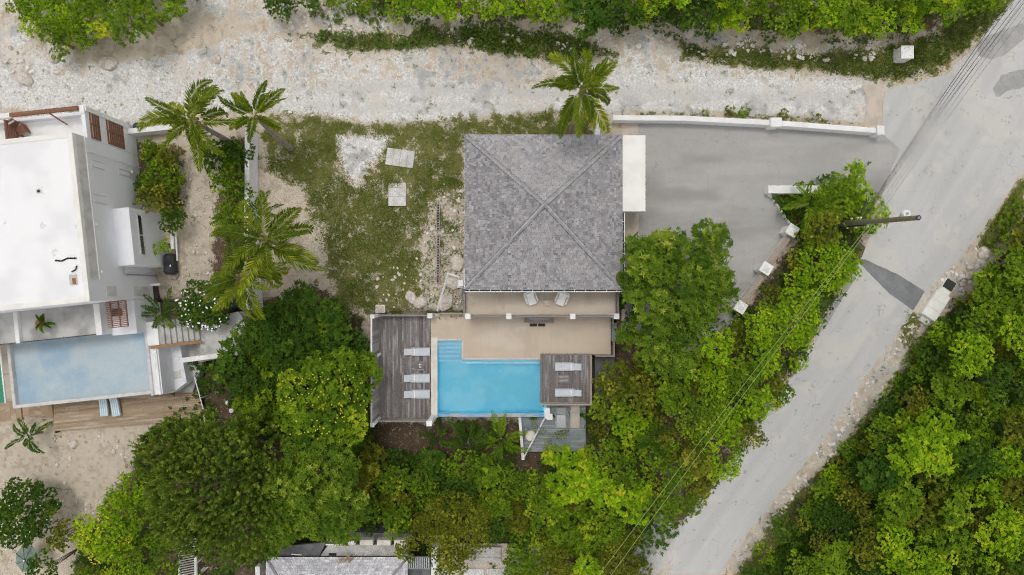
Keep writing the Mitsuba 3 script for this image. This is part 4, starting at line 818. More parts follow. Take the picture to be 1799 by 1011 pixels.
sh = part(villa, 'shade_screen', [V(box(pa[0] + x, pa[0] + x + .06, pb[1], pa[1], 3.9, 3.98)) for x in (.25, .8, 1.3)], M_REDWOOD, label='red brown slatted shade screen beside the white column')
for t in np.arange(pb[1], pa[1], .125): part(sh, 'slat', V(box(pa[0], pb[0], t, t + .06, 3.983, 4.03)), M_REDWOOD)
a = VL(203, 550, 3.0); pt = thing('planter', 'dark chair or planter seen through the slatted shade screen', 'planter'); put(pt, V(cbox(a[0] - .25, a[0] + .25, a[1] - .25, a[1] + .25, 2.603, 3.05, .05)), M_CHAR)
PZ = 1.3
p00, p11 = VL(20, 706, PZ), VL(262, 580, PZ); pu0, pu1 = VL(18, 650, PZ)[0], VL(262, 640, PZ)[0]; pv0, pv1 = VL(150, 702, PZ)[1], VL(150, 591, PZ)[1]
vp = thing('villa_pool', 'drained pale blue mosaic pool in front of the white villa', 'swimming pool')
part(vp, 'floor', V(box(pu0 + .12, pu1 - .12, pv0 + .12, pv1, PZ - .6, PZ - .34)), M_MOSAIC)
part(vp, 'rim', [V(cbox(pu0 - .1, pu0 + .12, pv0 - .12, pv1, -2.6, PZ, .02)), V(cbox(pu0 + .123, pu1 - .123, pv0 - .12, pv0 + .12, -2.6, PZ - .01, .02)), V(cbox(pu1 - .12, pu1 + .08, pv0 - .25, pv1, -2.6, PZ, .02))], M_PALEGREY)
part(vp, 'overflow_wall', V(box(pu1 + .083, pu1 + .55, pv0 - .22, pv1 - .9, -2.6, PZ - .15)), M_WALLWHITE); part(vp, 'overflow_cap', V(cbox(pu1 + .45, pu1 + .62, pv0 - .25, pv1 - .9, -2.6, PZ + .02, .02)), M_WHITE)
part(vp, 'side_wall', V(box(pu1 + .623, pu1 + .7, pv0 - .22, pv1 - .9, -2.6, PZ - .1)), M_WALLWHITE)
part(villa, 'pool_apron', V(box(-16, pu1 + .5, pv1 + .003, s0 - .02, -1.0, PZ - .02)), M_DIRTYCONC)
a, b = VL(-30, 612, PZ), VL(7, 708, PZ); gt = thing('pool_cover', 'green cover at the left edge of the photo beside the villa pool', 'cover'); put(gt, V(cbox(a[0], b[0], b[1], a[1], PZ - .3, PZ - .2, .03)), M_TARP); part(gt, 'edge', V(box(b[0] - .05, b[0] + .05, b[1] - .05, a[1], PZ - .2, PZ - .12)), M_WHITE)
# stairs down to the garden
st = thing('garden_steps', 'concrete steps leading down from the villa pool to the garden landing', 'steps')
n = 7; ua = VL(268, 585, PZ)[0]; sv0, sv1 = VL(300, 604, PZ)[1], VL(300, 562, PZ)[1]
part(st, 'top_landing', V(box(pu1 + .083, ua + .4, sv0, sv1, -1, PZ + .04)), M_WHITE)
ub = VL(352, 590, 0)[0]; tw = (ub - ua - .4) / n
for k in range(n): part(st, 'step', V(cbox(ua + .4 + k * tw + .002, ua + .4 + (k + 1) * tw, sv0, sv1, -1.5, PZ - .14 - .17 * k, .015)), M_CONC)
part(st, 'side_cap', V(bar((ua - .2, sv0 - .12, PZ + .12), (ub + .2, sv0 - .12, .35), .22, .14, .02)), M_RUST, label='tan timber cap along the lower side of the steps')
ld_ = VL(356, 608, 0), VL(432, 556, 0)
v, f = prism(Polygon(Ps([(353, 563), (418, 548), (425, 556), (440, 600), (428, 622), (350, 637)], -.05)), -1.5, -.05)
part(st, 'landing', (v, f), M_DIRTYCONC)
v, f = prism(Polygon(Ps([(312, 600), (352, 598), (356, 640), (338, 690), (312, 690), (322, 640)], -1.6)), -3, -1.6); part(st, 'lower_landing', (v, f), M_DIRTYCONC)
v, f = prism(Polygon(Ps([(276, 606), (316, 602), (322, 640), (328, 672), (304, 690), (280, 694)], -.6)), -2.8, -.6); part(st, 'side_block', (v, f), M_WALLWHITE)
part(st, 'vent_panel', prism(Polygon(Ps([(288, 658), (316, 650), (318, 664), (289, 672)], -.55)), -.597, -.56), M_PALEGREY)
for k in range(3): part(st, 'lower_step', prism(Polygon(Ps([(338 + 6 * k, 600), (344 + 6 * k, 600), (346 + 6 * k, 636), (340 + 6 * k, 637)], -1.3 + .3 * k)), -2, -1.45 + .3 * k), M_CONC)
gw = thing('garden_wall', 'white capped retaining wall between the steps and the brown deck', 'wall'); put(gw, V(bar((*VL(316, 634, .4), .3), (*VL(424, 620, .4), .3), .36, .2, .02)), M_WHITE); part(gw, 'wall', V(bar((*VL(316, 634, .4), -1.3), (*VL(424, 620, .4), -1.3), .28, 2.99)), M_WALLWHITE)
# sun deck
WDZ = -2.0
wdk = thing('sun_deck', 'brown timber sun deck below the villa pool', 'deck')
q = Polygon([tuple(VL(px, py, WDZ)) for px, py in ((95, 702), (280, 680), (341, 667), (358, 720), (345, 738), (94, 758))])
x0, y0, x1, y1 = q.bounds; r_ = np.random.default_rng(9); nb = round((y1 - y0) / .145)
for i in range(nb):
    ya = y0 + i * (y1 - y0) / nb; g = q.intersection(shapely.box(x0, ya + .006, x1, ya + (y1 - y0) / nb - .006))
    if g.is_empty: continue
    for gg in getattr(g, 'geoms', [g]):
        if gg.area < .01: continue
        m = V(prism(gg, WDZ - .03, WDZ + r_.uniform(-.004, .004))); part(wdk, 'board', m, M_BROWNDECK, uv=np.tile([r_.uniform(), r_.uniform()], (len(m[0]), 1)))
part(wdk, 'frame', [V(box(x0 + .05, x0 + .12, y0 + .1, y1 - .2, -3.2, WDZ - .035)), V(box(x0 + .12, x1 - 1, y0 + .35, y0 + .42, -3.2, WDZ - .035))], M_REDWOOD)
fr = thing('deck_railing', 'thin white railing at the right end of the brown sun deck', 'railing')
rp = [(342, 664), (352, 700), (358, 722), (360, 752)]; zz = WDZ + .9
for a, b in zip(rp, rp[1:]): part(fr, 'top_rail', bar((*P(*a, zz), zz), (*P(*b, zz), zz), .07, .05), M_WHITE)
for a in rp: x, y = P(*a, zz); part(fr, 'post', box(x - .04, x + .04, y - .04, y + .04, -3.2, zz - .026), M_WHITE)
sd = thing('timber_steps', 'brown timber steps at the left end of the sun deck', 'steps')
for k in range(5):
    a, b = VL(93 - k * 10.5, 706, WDZ - .05 - .13 * k), VL(93 - k * 10.5 - 10, 733, WDZ - .05 - .13 * k); m = V(box(b[0], a[0] - .012, b[1], a[1], -3, WDZ - .06 - .12 * k)); part(sd, 'tread', m, M_BROWNDECK, uv=np.tile([r_.uniform(), r_.uniform()], (8, 1)))
a, b = VL(-20, 710, -2.7), VL(39, 738, -2.7)
for k in range(6): m = V(box(b[0] - (k + 1) * .42, b[0] - k * .42 - .012, b[1], a[1], -3.2, -2.7)); part(sd, 'landing_board', m, M_BROWNDECK, uv=np.tile([r_.uniform(), r_.uniform()], (8, 1)))
for px0, px1, lab, rz in ((173, 190, 'left blue and white striped lounger on the brown sun deck', 172), (193, 210, 'right blue and white striped lounger on the brown sun deck', 176)):
    c = P((px0 + px1) / 2, 712, WDZ + .3); t = thing('striped_lounger', lab, 'sun lounger', 'striped loungers on the sun deck')
    def wl(m): return xf(m, (c[0], c[1], WDZ), math.radians(6 if px0 < 180 else 10))
    for (y0_, y1_, nm, tilt) in ((-.85, .30, 'mattress', 0), (.31, .85, 'headrest', .35)):
        m = cbox(-.30, .30, 0, y1_ - y0_, 0, .08, .02); uv = np.column_stack([m[0][:, 0] / .6 + .5, m[0][:, 1]])
        # a finer sheet on top carries the stripes
        gx = np.linspace(-.29, .29, 17); gv = np.array([[x, y, .083] for y in (0.01, y1_ - y0_ - .01) for x in gx]); gf = np.array([[i, i + 1, i + 18] for i in range(16)] + [[i, i + 18, i + 17] for i in range(16)])
        part(t, nm, wl(xf(m, (0, y0_, .26), 0, tilt)), M_LOUNGE); part(t + '__' + nm, 'striped_cover', wl(xf((gv, gf), (0, y0_, .26), 0, tilt)), M_STRIPE, uv=np.column_stack([gv[:, 0] / .6 + .5, gv[:, 1]]))
    part(t, 'frame', [wl(box(s * .31 - .02, s * .31 + .02, -.86, .86, .18, .25)) for s in (-1, 1)], M_STEEL)
    for s in (-1, 1):
        for y in (-.8, .7): part(t, 'leg', wl(box(s * .31 - .025, s * .31 + .025, y, y + .05, 0, .18)), M_STEEL)
# things beside the villa's east wall
a = np.append(P(290, 464, 1.0), G(290, 464)[2]); t = thing('heat_pump', 'black rounded heat pump unit against the villa wall', 'heat pump')
part(t, 'housing', cbox(a[0] - .45, a[0] + .25, a[1] - .75, a[1] + .78, a[2] + .05, a[2] + 1.0, .16), M_CHAR); part(t, 'fan_grille', cyl(.26, a[2] + 1.003, a[2] + 1.02, 20, (a[0] - .1, a[1] + .1)), M_BLACK); part(t, 'label_plate', box(a[0] + .05, a[0] + .16, a[1] - .18, a[1] - .04, a[2] + 1.003, a[2] + 1.012), M_WHITE)
for y in (-.6, .55): part(t, 'foot', box(a[0] - .4, a[0] + .2, a[1] + y, a[1] + y + .1, a[2] - .05, a[2] + .047), M_CHAR)
t = thing('pipe_frame', 'white pipe frame standing on the sand beside the bay of the villa', 'pipe frame')
z = .8; put(t, cat([tube([(*P(308, 399, z), z), (*P(307, 458, z), z - .4)], .06, 8), tube([(*P(296, 397, z), z), (*P(319, 397, z), z)], .03, 6), tube([(*P(308, 399, z), z), (*P(308, 399, z), -.5)], .05, 8)]), M_WHITE, smooth=40)
part(t, 'panel', cbox(P(299, 0, .6)[0], P(305, 0, .6)[0], P(0, 438, .6)[1], P(0, 410, .6)[1], .2, .6, .02), M_WHITE)
a = G(305, 484); t = thing('rag_pile', 'crumpled whitish sack on the sand below the black heat pump', 'sack'); m = trimesh.creation.icosphere(subdivisions=3); v = np.array(m.vertices) * (1 + .9 * (meshkit.fbm(np.array(m.vertices) * 2.4, 3, 5) - .5))[:, None] * [.4, .3, .22] + a + [0, 0, .12]; put(t, (v, np.array(m.faces)), M_PATH, smooth=30)
for px, py, lab in ((239, 222, 'left dark teal bin behind the white wall at the top of the villa garden'), (250, 221, 'right dark teal bin behind the white wall at the top of the villa garden')):
    a = P(px, py, .9); t = thing('bin', lab, 'bin', 'dark bins by the villa'); part(t, 'drum', cyl(.20, 0, .85, 18, a, .26), M_TEAL, smooth=40); part(t, 'lid', cyl(.28, .853, .92, 18, a, .2), M_TEAL, smooth=40); part(t, 'handle', box(a[0] - .08, a[0] + .08, a[1] - .02, a[1] + .02, .921, .96), M_CHAR)
a = P(401, 532, .6); t = thing('water_tank', 'small dark blue tank beside the white flowered shrub', 'tank'); part(t, 'body', cbox(a[0] - .35, a[0] + .35, a[1] - .35, a[1] + .35, -.9, .3, .08), M_TEAL); part(t, 'lid', cyl(.2, .303, .36, 18, a), M_CHAR, smooth=40)
for px, py, lab in ((400, 708, 'upper white round stool among the shrubs right of the sun deck'), (406, 722, 'lower white round stool among the shrubs right of the sun deck')):
    a = G(px, py, .5); t = thing('garden_stool', lab, 'stool'); part(t, 'seat', cyl(.18, a[2] - .08, a[2], 18, a), M_WHITE, smooth=40)
    for k in range(3): part(t, 'leg', tube([(a[0] + .12 * math.cos(2.1 * k), a[1] + .12 * math.sin(2.1 * k), a[2] - .08), (a[0] + .16 * math.cos(2.1 * k), a[1] + .16 * math.sin(2.1 * k), a[2] - .55)], .02, 6), M_WHITE)

# ---------------------------------------------------------------- garden walls, gate piers, slabs, blocks
def wallrun(name, lab, pts, z1, th, cap=M_WHITE, side=M_WALLWHITE, z0=-1.2, over=.03, caph=.08):
    k = thing(name, lab, 'wall'); pc = [P(*p, z1) for p in pts]; ln = shapely.LineString(pc)
    part(k, 'wall', prism(ln.buffer(th / 2, cap_style=2, join_style=2), z0, z1 - caph - .003), side); part(k, 'cap', prism(ln.buffer(th / 2 + over, cap_style=2, join_style=2), z1 - caph, z1), cap)
    return k
wallrun('boundary_wall', 'tall white wall with a grey east face between the villa garden and the lawn', [(434, 226), (434, 300), (432, 420), (432, 545)], 1.7, .26, z0=-2)
wallrun('boundary_wall', 'low white wall at the top of the villa garden beside the bins', [(224, 231), (262, 227), (302, 223)], 1.1, .3)
wallrun('boundary_wall', 'short white wall stub above the shingled roof beside the palm', [(1049, 205), (1050, 246)], 1.2, .28)
nw = wallrun('forecourt_wall', 'long white wall between the gravel track and the grey forecourt', [(1077, 207), (1200, 208), (1362, 216), (1546, 230)], 1.05, .3)
for px, py, s in ((1362, 216, .36), (1545, 230, .22)):
    a = P(px, py, 1.05); p_ = part(nw, 'pillar', cbox(a[0] - s, a[0] + s, a[1] - .28, a[1] + .28, -.2, 1.15, .03), M_WHITE); part(p_, 'cap', cbox(a[0] - s - .05, a[0] + s + .05, a[1] - .33, a[1] + .33, 1.153, 1.25, .03), M_WHITE)
gk = thing('stone_wall', 'low wall with a tan top between the white gate piers', 'wall')
for a, b in (((1391, 410), (1349, 466)), ((1343, 480), (1304, 533))):
    p0, p1 = P(*a, .95), P(*b, .95); part(gk, 'wall', bar((*p0, .3), (*p1, .3), .30, 1.25), M_PALEGREY); part(gk, 'cap', bar((*p0, .97), (*p1, .97), .42, .07, .02), M_TAUPE)
for px, py, lab in ((1393, 405, 'upper white gate pier, nearest the planted bed'), (1347, 472, 'middle white gate pier of the three'), (1302, 540, 'lower white gate pier under the edge of the big tree')):
    a = P(px, py, 1.6); k = thing('gate_pier', lab, 'pillar', 'white gate piers along the forecourt'); ang = math.radians(-32)
    part(k, 'shaft', xf(cbox(-.30, .30, -.30, .30, -.8, 1.45, .02), (*a, 0), ang), M_WHITE); part(k, 'cap', xf(cbox(-.40, .40, -.40, .40, 1.453, 1.58, .03), (*a, 0), ang), M_WHITE); part(k, 'finial', xf(trimesh.creation.cone(radius=.36, height=.16, sections=4), (*a, 1.583), ang + .785), M_WHITE)
pw = wallrun('planter_wall', 'white wall of the triangular planted bed on the forecourt', [(1350, 333), (1440, 333)], .9, .5)
a, b = P(1353, 342, .25), P(1388, 393, .25); part(pw, 'kerb', bar((*a, .1), (*b, .1), .14, .35, .02), M_WHITE); part(pw, 'kerb', bar((*P(1349, 333, .5), .2), (*P(1354, 345, .3), .15), .2, .5, .02), M_WHITE)
for c, w, h, rot, lab in (((703, 278), 2.05, 1.25, -8, 'cracked white concrete slab lying askew in the lawn'), ((698, 338.5), 1.3, 2.0, 0, 'upright white concrete slab lying in the lawn below the askew one')):
    g = G(*c); k = thing('concrete_slab', lab, 'slab'); p_ = rot_poly(g[:2], w, h, math.radians(rot)); z = float(zg(*g[:2])) + .07
    n = 4 if w > h else 3
    for i in range(n):
        d = (-.5 + (i + .5) / n); m = xf(cbox(-w / 2 / (n if w > h else 1) + .006, w / 2 / (n if w > h else 1) - .006, -h / 2 / (1 if w > h else n) + .006, h / 2 / (1 if w > h else n) - .006, -.12, [0, .006, -.004, .003][i], .01), (g[0], g[1], z), 0)
        off = (d * w, 0) if w > h else (0, d * h); m = xf((m[0] - [g[0], g[1], z], m[1]), (0, 0, 0), 0); m = (m[0] + [off[0], off[1], 0], m[1]); part(k, 'panel', xf(m, (g[0], g[1], z), math.radians(rot)), M_PALEGREY)
def blockrow(px, py0, py1, lab):
    k = thing('block_edging', lab, 'block row'); a, b = G(px, py0, .2), G(px - .5, py1, .2); L = math.dist(a[:2], b[:2]); n = round(L / .4); d = (b - a) / n
    for i in range(n):
        c = a + d * (i + .5); z = float(zg(c[0], c[1])) + .24; s = L / n * .97
        outer = shapely.box(-.13, -s / 2, .13, s / 2); holes = [shapely.box(-.065, y - .062, .065, y + .062) for y in (-s / 4, s / 4)]
        part(k, 'block', xf(prism(outer.difference(shapely.union_all(holes)), -.34, 0), (c[0], c[1], z + .01 * (i % 3)), .02 * ((i * 7) % 5 - 2)), M_BLOCK)
        part(k, 'core', xf(box(-.06, .06, -s / 2 + .02, s / 2 - .02, -.34, -.22), (c[0], c[1], z)), M_CHAR)
blockrow(770, 359, 405, 'upper row of hollow concrete blocks standing in the weeds beside the house'); blockrow(770, 414, 497, 'lower, longer row of hollow concrete blocks beside the house')
a = G(668, 543, .3); k = thing('concrete_block', 'beige concrete cistern lid at the north edge of the west deck', 'block'); put(k, cbox(a[0] - .36, a[0] + .36, a[1] - .3, a[1] + .3, a[2] - .8, a[2] + .05, .03), M_CREAM); part(k, 'lid', cbox(a[0] - .28, a[0] + .28, a[1] - .22, a[1] + .22, a[2] + .053, a[2] + .09, .02), M_PATH)
# cable box by the street
ang = math.radians(57); a = G(1640, 535); z = a[2]
def wb(m): return xf(m, (a[0], a[1], z), ang)
cb = thing('cable_box', 'pale concrete cable chamber with a black lid beside the street', 'utility box')
part(cb, 'base', wb(cbox(-1.15, .95, -.58, .58, -.3, .42, .03)), M_WHITE)
for i in range(3): part(cb, 'cover_slab', wb(cbox(-1.12 + i * .68, -1.12 + i * .68 + .66, -.55, .55, .423, .47, .015)), M_AWN)
part(cb, 'extension', wb(cbox(.953, 2.1, -.42, .42, -.3, .36, .03)), M_AWN); part(cb, 'lid', wb(cbox(1.35, 2.06, -.38, .38, .363, .41, .02)), M_CHAR, label='black metal lid')
part(cb, 'footing', wb(cbox(-1.6, -1.153, -.4, .3, -.3, .12, .03)), M_PALEGREY)
a = P(1595, 93, 1.2); k = thing('meter_box', 'white meter cabinet at the edge of the hedge by the junction', 'utility box'); part(k, 'cabinet', cbox(a[0] - .42, a[0] + .42, a[1] - .36, a[1] + .5, -.1, 1.1, .03), M_WHITE); part(k, 'lid', cbox(a[0] - .46, a[0] + .46, a[1] - .40, a[1] + .54, 1.103, 1.18, .03), M_WHITE); part(k, 'door', box(a[0] - .3, a[0] + .3, a[1] - .385, a[1] - .363, .1, 1.0), M_PALEGREY)
a = P(1256, 607, 3.0); k = thing('lamp_head', 'white lamp globe showing among the leaves of the big tree', 'lamp'); put(k, xf(ball(.24, 2), (*a, 3.0)), M_WHITE, smooth=True); part(k, 'post', tube([(*a, -2), (*a, 2.8)], .06, 8), M_STEEL)
a = G(43, 985, 2.0); pz = a[2]; k = thing('garden_parasol', 'sage green garden parasol in the bottom left corner', 'parasol')
th = np.arange(8) * np.pi / 4 + .39; rim = np.column_stack([.95 * np.cos(th) + a[0], 1.1 * np.sin(th) + a[1], np.full(8, pz - .32)]); rim[::2, 2] -= .05
for i in range(8):
    p0, p1, tp = rim[i], rim[(i + 1) % 8], np.array([a[0], a[1], pz]); mid = (p0 + p1) / 2 * .5 + tp * .5 - [0, 0, .06]; r2 = (p0 + p1) / 2 + [0, 0, .03]
    part(k, 'canopy_panel', (np.array([tp, p0, r2, p1, mid]), np.array([[0, 1, 4], [1, 2, 4], [2, 3, 4], [3, 0, 4]])), M_SAGE); part(k, 'rib', tube([tp + [0, 0, .012], p0 + [0, 0, .012]], .018, 5), M_CHAR)
part(k, 'finial', xf(ball(.07, 1), (a[0], a[1], pz + .06)), M_WHITE, smooth=True); part(k, 'pole', tube([(a[0], a[1], pz - 2.3), (a[0], a[1], pz)], .03, 8), M_STEEL)

# ---------------------------------------------------------------- utility pole and cables
pb_, pt_ = np.array([*P(1470, 394, 0), -.3]), np.array([*P(1613, 383, 9.7), 9.7])
pole = thing('utility_pole', 'leaning wooden utility pole rising out of the shrubs beside the street', 'utility pole')
def onpole(t): return pb_ + (pt_ - pb_) * t
put(pole, tube([onpole(t) for t in (0, .3, .6, 1)], [.19, .18, .165, .15], 18), M_POLE, smooth=40)
part(pole, 'top_cap', tube([onpole(1.0), onpole(1.006)], .155, 18), M_CHAR, smooth=40); part(pole, 'cap_ring', tube([onpole(1.006), onpole(1.009)], .08, 14), M_GREYMETAL)
AT = .38; ap = onpole(AT)
for i, (t, s) in enumerate([(.10, 1), (.18, -1), (.24, 1), (.27, -1), (.32, 1), (.36, 1), (.40, -1), (.45, -1), (.30, -1)]):
    q = onpole(t); d = np.array([.05, .99 * s, 0]); part(pole, 'insulator', cat([tube([q + d * .14, q + d * .30], .02, 6), xf(cyl(.06, -.07, .07, 12, r2=.045), q + d * .33)]), M_TOWEL if i % 3 else M_STEEL, smooth=40)
part(pole, 'bracket', bar(onpole(.14) + [0, -.22, 0], onpole(.14) + [0, .22, 0], .12, .14, .02), M_STEEL); part(pole, 'conduit', tube([onpole(.02) + [0, -.22, 0], onpole(.42) + [0, -.2, 0]], .05, 8), M_CHAR, smooth=40)
q = np.array([*P(1592, 376, 8.2), 8.2]); lp_ = part(pole, 'street_lamp', xf(cyl(.26, -.12, .10, 24, r2=.22), q), M_WHITE, smooth=40); part(lp_, 'cap', xf(cyl(.09, .103, .2, 14), q), M_STEEL, smooth=40); part(lp_, 'arm', tube([onpole(.80), q - [.3, 0, .05], q], .035, 8), M_GREYMETAL, smooth=40)
def cable(name, lab, a, b, sag, r, m, group=None, n=24):
    t = np.linspace(0, 1, n)[:, None]; p = np.asarray(a) * (1 - t) + np.asarray(b) * t; p[:, 2] -= sag * 4 * (t * (1 - t))[:, 0]
    k = thing(name, lab, 'cable', group); put(k, tube(p, r, 6), m, smooth=40); return k
for i, (t, px, z, r, lab) in enumerate([(.36, 1776, 4.4, .032, 'leftmost thick black cable from the pole to the top right corner'), (.37, 1781, 4.6, .028, 'second black cable from the left above the street junction'), (.38, 1790, 4.5, .026, 'third black cable from the left above the street junction'), (.39, 1797, 4.8, .024, 'fourth black cable, rightmost of the black ones at the junction')]):
    cable('overhead_cable', lab, onpole(t) + [0, .1, 0], (*P(px + 20, -30 + i * 4, z), z), .45, r * .6, M_CABLE, 'cables to the upper right')
for i, (px0, py0, px, lab) in enumerate([(1537, 372, 1822, 'left one of the thin grey cables right of the black ones'), (1545, 374, 1832, 'middle one of the thin grey cables right of the black ones'), (1556, 380, 1846, 'right one of the thin grey cables, farthest from the black ones')]):
    cable('overhead_cable', lab, onpole(.46 + .04 * i), (*P(px, -30, 5.5), 5.5), .5, .014, M_CABLE2, 'cables to the upper right')  # thin grey tubes drawn for the grey lines beside the black cables
q = np.array([*P(1517, 362, 4.2), 4.2]); k = thing('cable_splice', 'bundle of cable splices hanging on the black cables above the pole', 'cable box'); put(k, bar(q + [-.12, -.45, 0], q + [.22, .35, 0], .14, .14, .03), M_CHAR)
q = np.array([*P(1526, 350, 4.2), 4.2]); part(k, 'loop', tube([q + [.16 * math.cos(x) * .6, .2 * math.sin(x), .02] for x in np.linspace(0, 6.28, 17)], .02, 6, False), M_STEEL)
for i, (p0, p1, lab) in enumerate([((1478, 470), (1058, 1012), 'upper left of the two pale green cables crossing the tree belt'), ((1490, 484), (1080, 1012), 'lower right of the two pale green cables crossing the tree belt')]):
    a = np.array([*P(*p0, 5.5), 5.5]); b = np.array([*P(p1[0] - 25, p1[1] + 25, 5.5), 5.5]); st_ = onpole(.5 + .04 * i)
    cable('overhead_cable', lab, st_, b, .35, .014, M_CABLE3, 'cables over the tree belt', 40)

# ---------------------------------------------------------------- the neighbour's house at the bottom edge
SZ = -2.6
sh_ = thing('south_house', 'grey house with a pale shingled roof cut off by the bottom edge of the photo', 'house')
def S(px, py, z): x, y = P(px, py, z); return np.array([x, y, z])
a, b, c, d = S(470, 1040, SZ + 1.1), S(722, 1040, SZ + 1.1), S(714, 980, SZ), S(470, 980, SZ)
x0, x1, ye = P(468, 0, SZ)[0], P(716, 0, SZ)[0], P(0, 979, SZ)[1]
part(sh_, 'wall', box(x0 + .3, x1 - .3, ye - 9, ye - .25, -8, SZ - .05), M_PALEGREY)
ap1, ap0 = np.array([x0 + 3.2, ye - 3.6, SZ + 1.9]), np.array([x1 - 3.2, ye - 3.6, SZ + 1.9]); C = [np.array([x1, ye, SZ]), np.array([x0, ye, SZ]), np.array([x0, ye - 7.2, SZ]), np.array([x1, ye - 7.2, SZ])]
dv = np.array([p - [0, 0, .05] for p in C + [ap0, ap1]] + [p - [0, 0, .2] for p in C])
part(sh_, 'roof', (dv, np.array([[0, 1, 5], [0, 5, 4], [1, 2, 5], [2, 3, 4], [2, 4, 5], [3, 0, 4], [0, 6, 7], [0, 7, 1], [6, 8, 7], [6, 9, 8], [1, 7, 8], [1, 8, 2], [0, 3, 9], [0, 9, 6]])), M_CHAR)
def trap_shingles(e0, e1, t0, t1, row, wid, seed):
    r = np.random.default_rng(seed); vs_, us = [], []; n = int(np.linalg.norm((t0 + t1) / 2 - (e0 + e1) / 2) / row); nrm = np.cross(e1 - e0, t0 - e0); nrm /= np.linalg.norm(nrm)
    for k in range(n):
        s0, s1 = k / n, min((k + 1.35) / n, 1); A0, B0, A1, B1 = e0 + (t0 - e0) * s0, e1 + (t1 - e1) * s0, e0 + (t0 - e0) * s1, e1 + (t1 - e1) * s1; L = np.linalg.norm(B0 - A0); m = max(2, int(L / wid)); cuts = np.sort(np.clip(np.linspace(0, 1, m + 1) + r.normal(0, .2 / m, m + 1), 0, 1)); cuts[0], cuts[-1] = 0, 1
        for i in range(m):
            u0, u1 = cuts[i] + .02 / m, cuts[i + 1] - .02 / m; h = .03 * r.uniform(.7, 1.6); q = []
            for (A, B, uu, zz0, zz1) in ((A0, B0, u0, .01, .01 + h), (A0, B0, u1, .01, .01 + h), (A1, B1, u1, -.01, .008), (A1, B1, u0, -.01, .008)):
                p = A + (B - A) * uu; q += [p + nrm * zz0, p + nrm * zz1]
            vs_.append(q); us.append((np.clip(r.normal(.5, .24), 0, 1), 0))
    F = np.array([[1, 3, 5], [1, 5, 7], [0, 2, 3], [0, 3, 1], [2, 4, 5], [2, 5, 3], [6, 0, 1], [6, 1, 7]])
    return (np.array(vs_).reshape(-1, 3), (F[None] + (np.arange(len(vs_)) * 8)[:, None, None]).reshape(-1, 3)), np.repeat(np.array(us), 8, 0)
for e0, e1, t0, t1, sd_ in ((C[0], C[1], ap0, ap1, 1), (C[1], C[2], ap1, ap1, 2), (C[3], C[0], ap0, ap0, 3)):
    m, u = trap_shingles(e0, e1, t0 + [0, 0, .001], t1 + [0, .01, .001], .2, .24, 60 + sd_); part('south_house__roof', 'shingle_slope', m, M_SHINGLE2, uv=u, kind='stuff')
for e, t in ((C[0], ap0), (C[1], ap1)): part('south_house__roof', 'hip_cap', bar(e + [0, 0, .06], t + [0, 0, .06], .2, .05, .01), M_SHINGLE, uv=None)
z = SZ - .3; v = Ps([(474, 984), (560, 982), (575, 953), (722, 955), (722, 984)], z)
part(sh_, 'flat_roof', prism(Polygon(Ps([(560, 981), (577, 957), (718, 959), (718, 981)], z)), z - .25, z), M_CONC); part(sh_, 'flat_roof', prism(Polygon(Ps([(472, 982), (559, 981), (572, 954), (480, 962)], z)), z - .28, z - .05), M_DARKCONC)
part(sh_, 'roof_edge', bar((*P(572, 957, z + .06), z + .06), (*P(600, 957, z + .06), z + .06), .1, .08), M_WHITE); part(sh_, 'roof_edge', bar((*P(512, 974, z + .02), z + .02), (*P(530, 975, z + .02), z + .02), .08, .06), M_WHITE)
part(sh_, 'roof_vent', box(P(578, 0, z)[0], P(591, 0, z)[0], P(0, 976, z)[1], P(0, 972, z)[1], z + .003, z + .08), M_BLACK)
part(sh_, 'service_slab', prism(Polygon(Ps([(570, 956), (600, 935), (720, 938), (720, 958)], z - .4)), -7, z - .4), M_DARKCONC)
for i, (p0, p1, lab) in enumerate([(601, 624, 'leftmost cream condenser on the grey flat roof'), (632, 655, 'second cream condenser from the left on the grey flat roof'), (662, 686, 'third cream condenser from the left on the grey flat roof'), (692, 715, 'rightmost cream condenser on the grey flat roof')]):
    zc = z + .35; A, B = P(p0, 949, zc), P(p1, 958 + .6 * i, zc); k = thing('air_conditioner', lab, 'air conditioner', 'condensers on the south house'); part(k, 'casing', cbox(A[0], B[0], B[1], A[1], z - .39, zc, .04), M_CREAM); part(k, 'fan_grille', box(A[0] + .1, B[0] - .3, B[1] - .012, B[1] - .003, z - .3, zc - .05), M_CHAR); part(k, 'pipe', tube([(B[0] + .003, B[1] + .15, z), (B[0] + .12, B[1] + .12, z - .1), (B[0] + .12, B[1] - .1, z - .35)], .03, 6), M_CHAR)
k = thing('dead_palm_leaves', 'brown dead palm leaves fallen on the pale shingled roof', 'dead leaves'); r_ = np.random.default_rng(77); q = S(606, 986, SZ + .55); ms = []
for i in range(16):
    an = r_.uniform(.9, 2.4); L = r_.uniform(.3, .8); d = np.array([math.cos(an), math.sin(an), r_.uniform(0, .25)]); s = np.array([-math.sin(an), math.cos(an), 0]) * .05; o = q + [r_.uniform(-.5, .5), r_.uniform(-.25, .1), r_.uniform(-.05, .1)]; ms.append((np.array([o, o + d * L * .5 + s, o + d * L, o + d * L * .5 - s + [0, 0, .04]]), np.array([[0, 3, 1], [1, 3, 2]])))
put(k, ms, M_RUST); labels[k]['kind'] = 'thing'
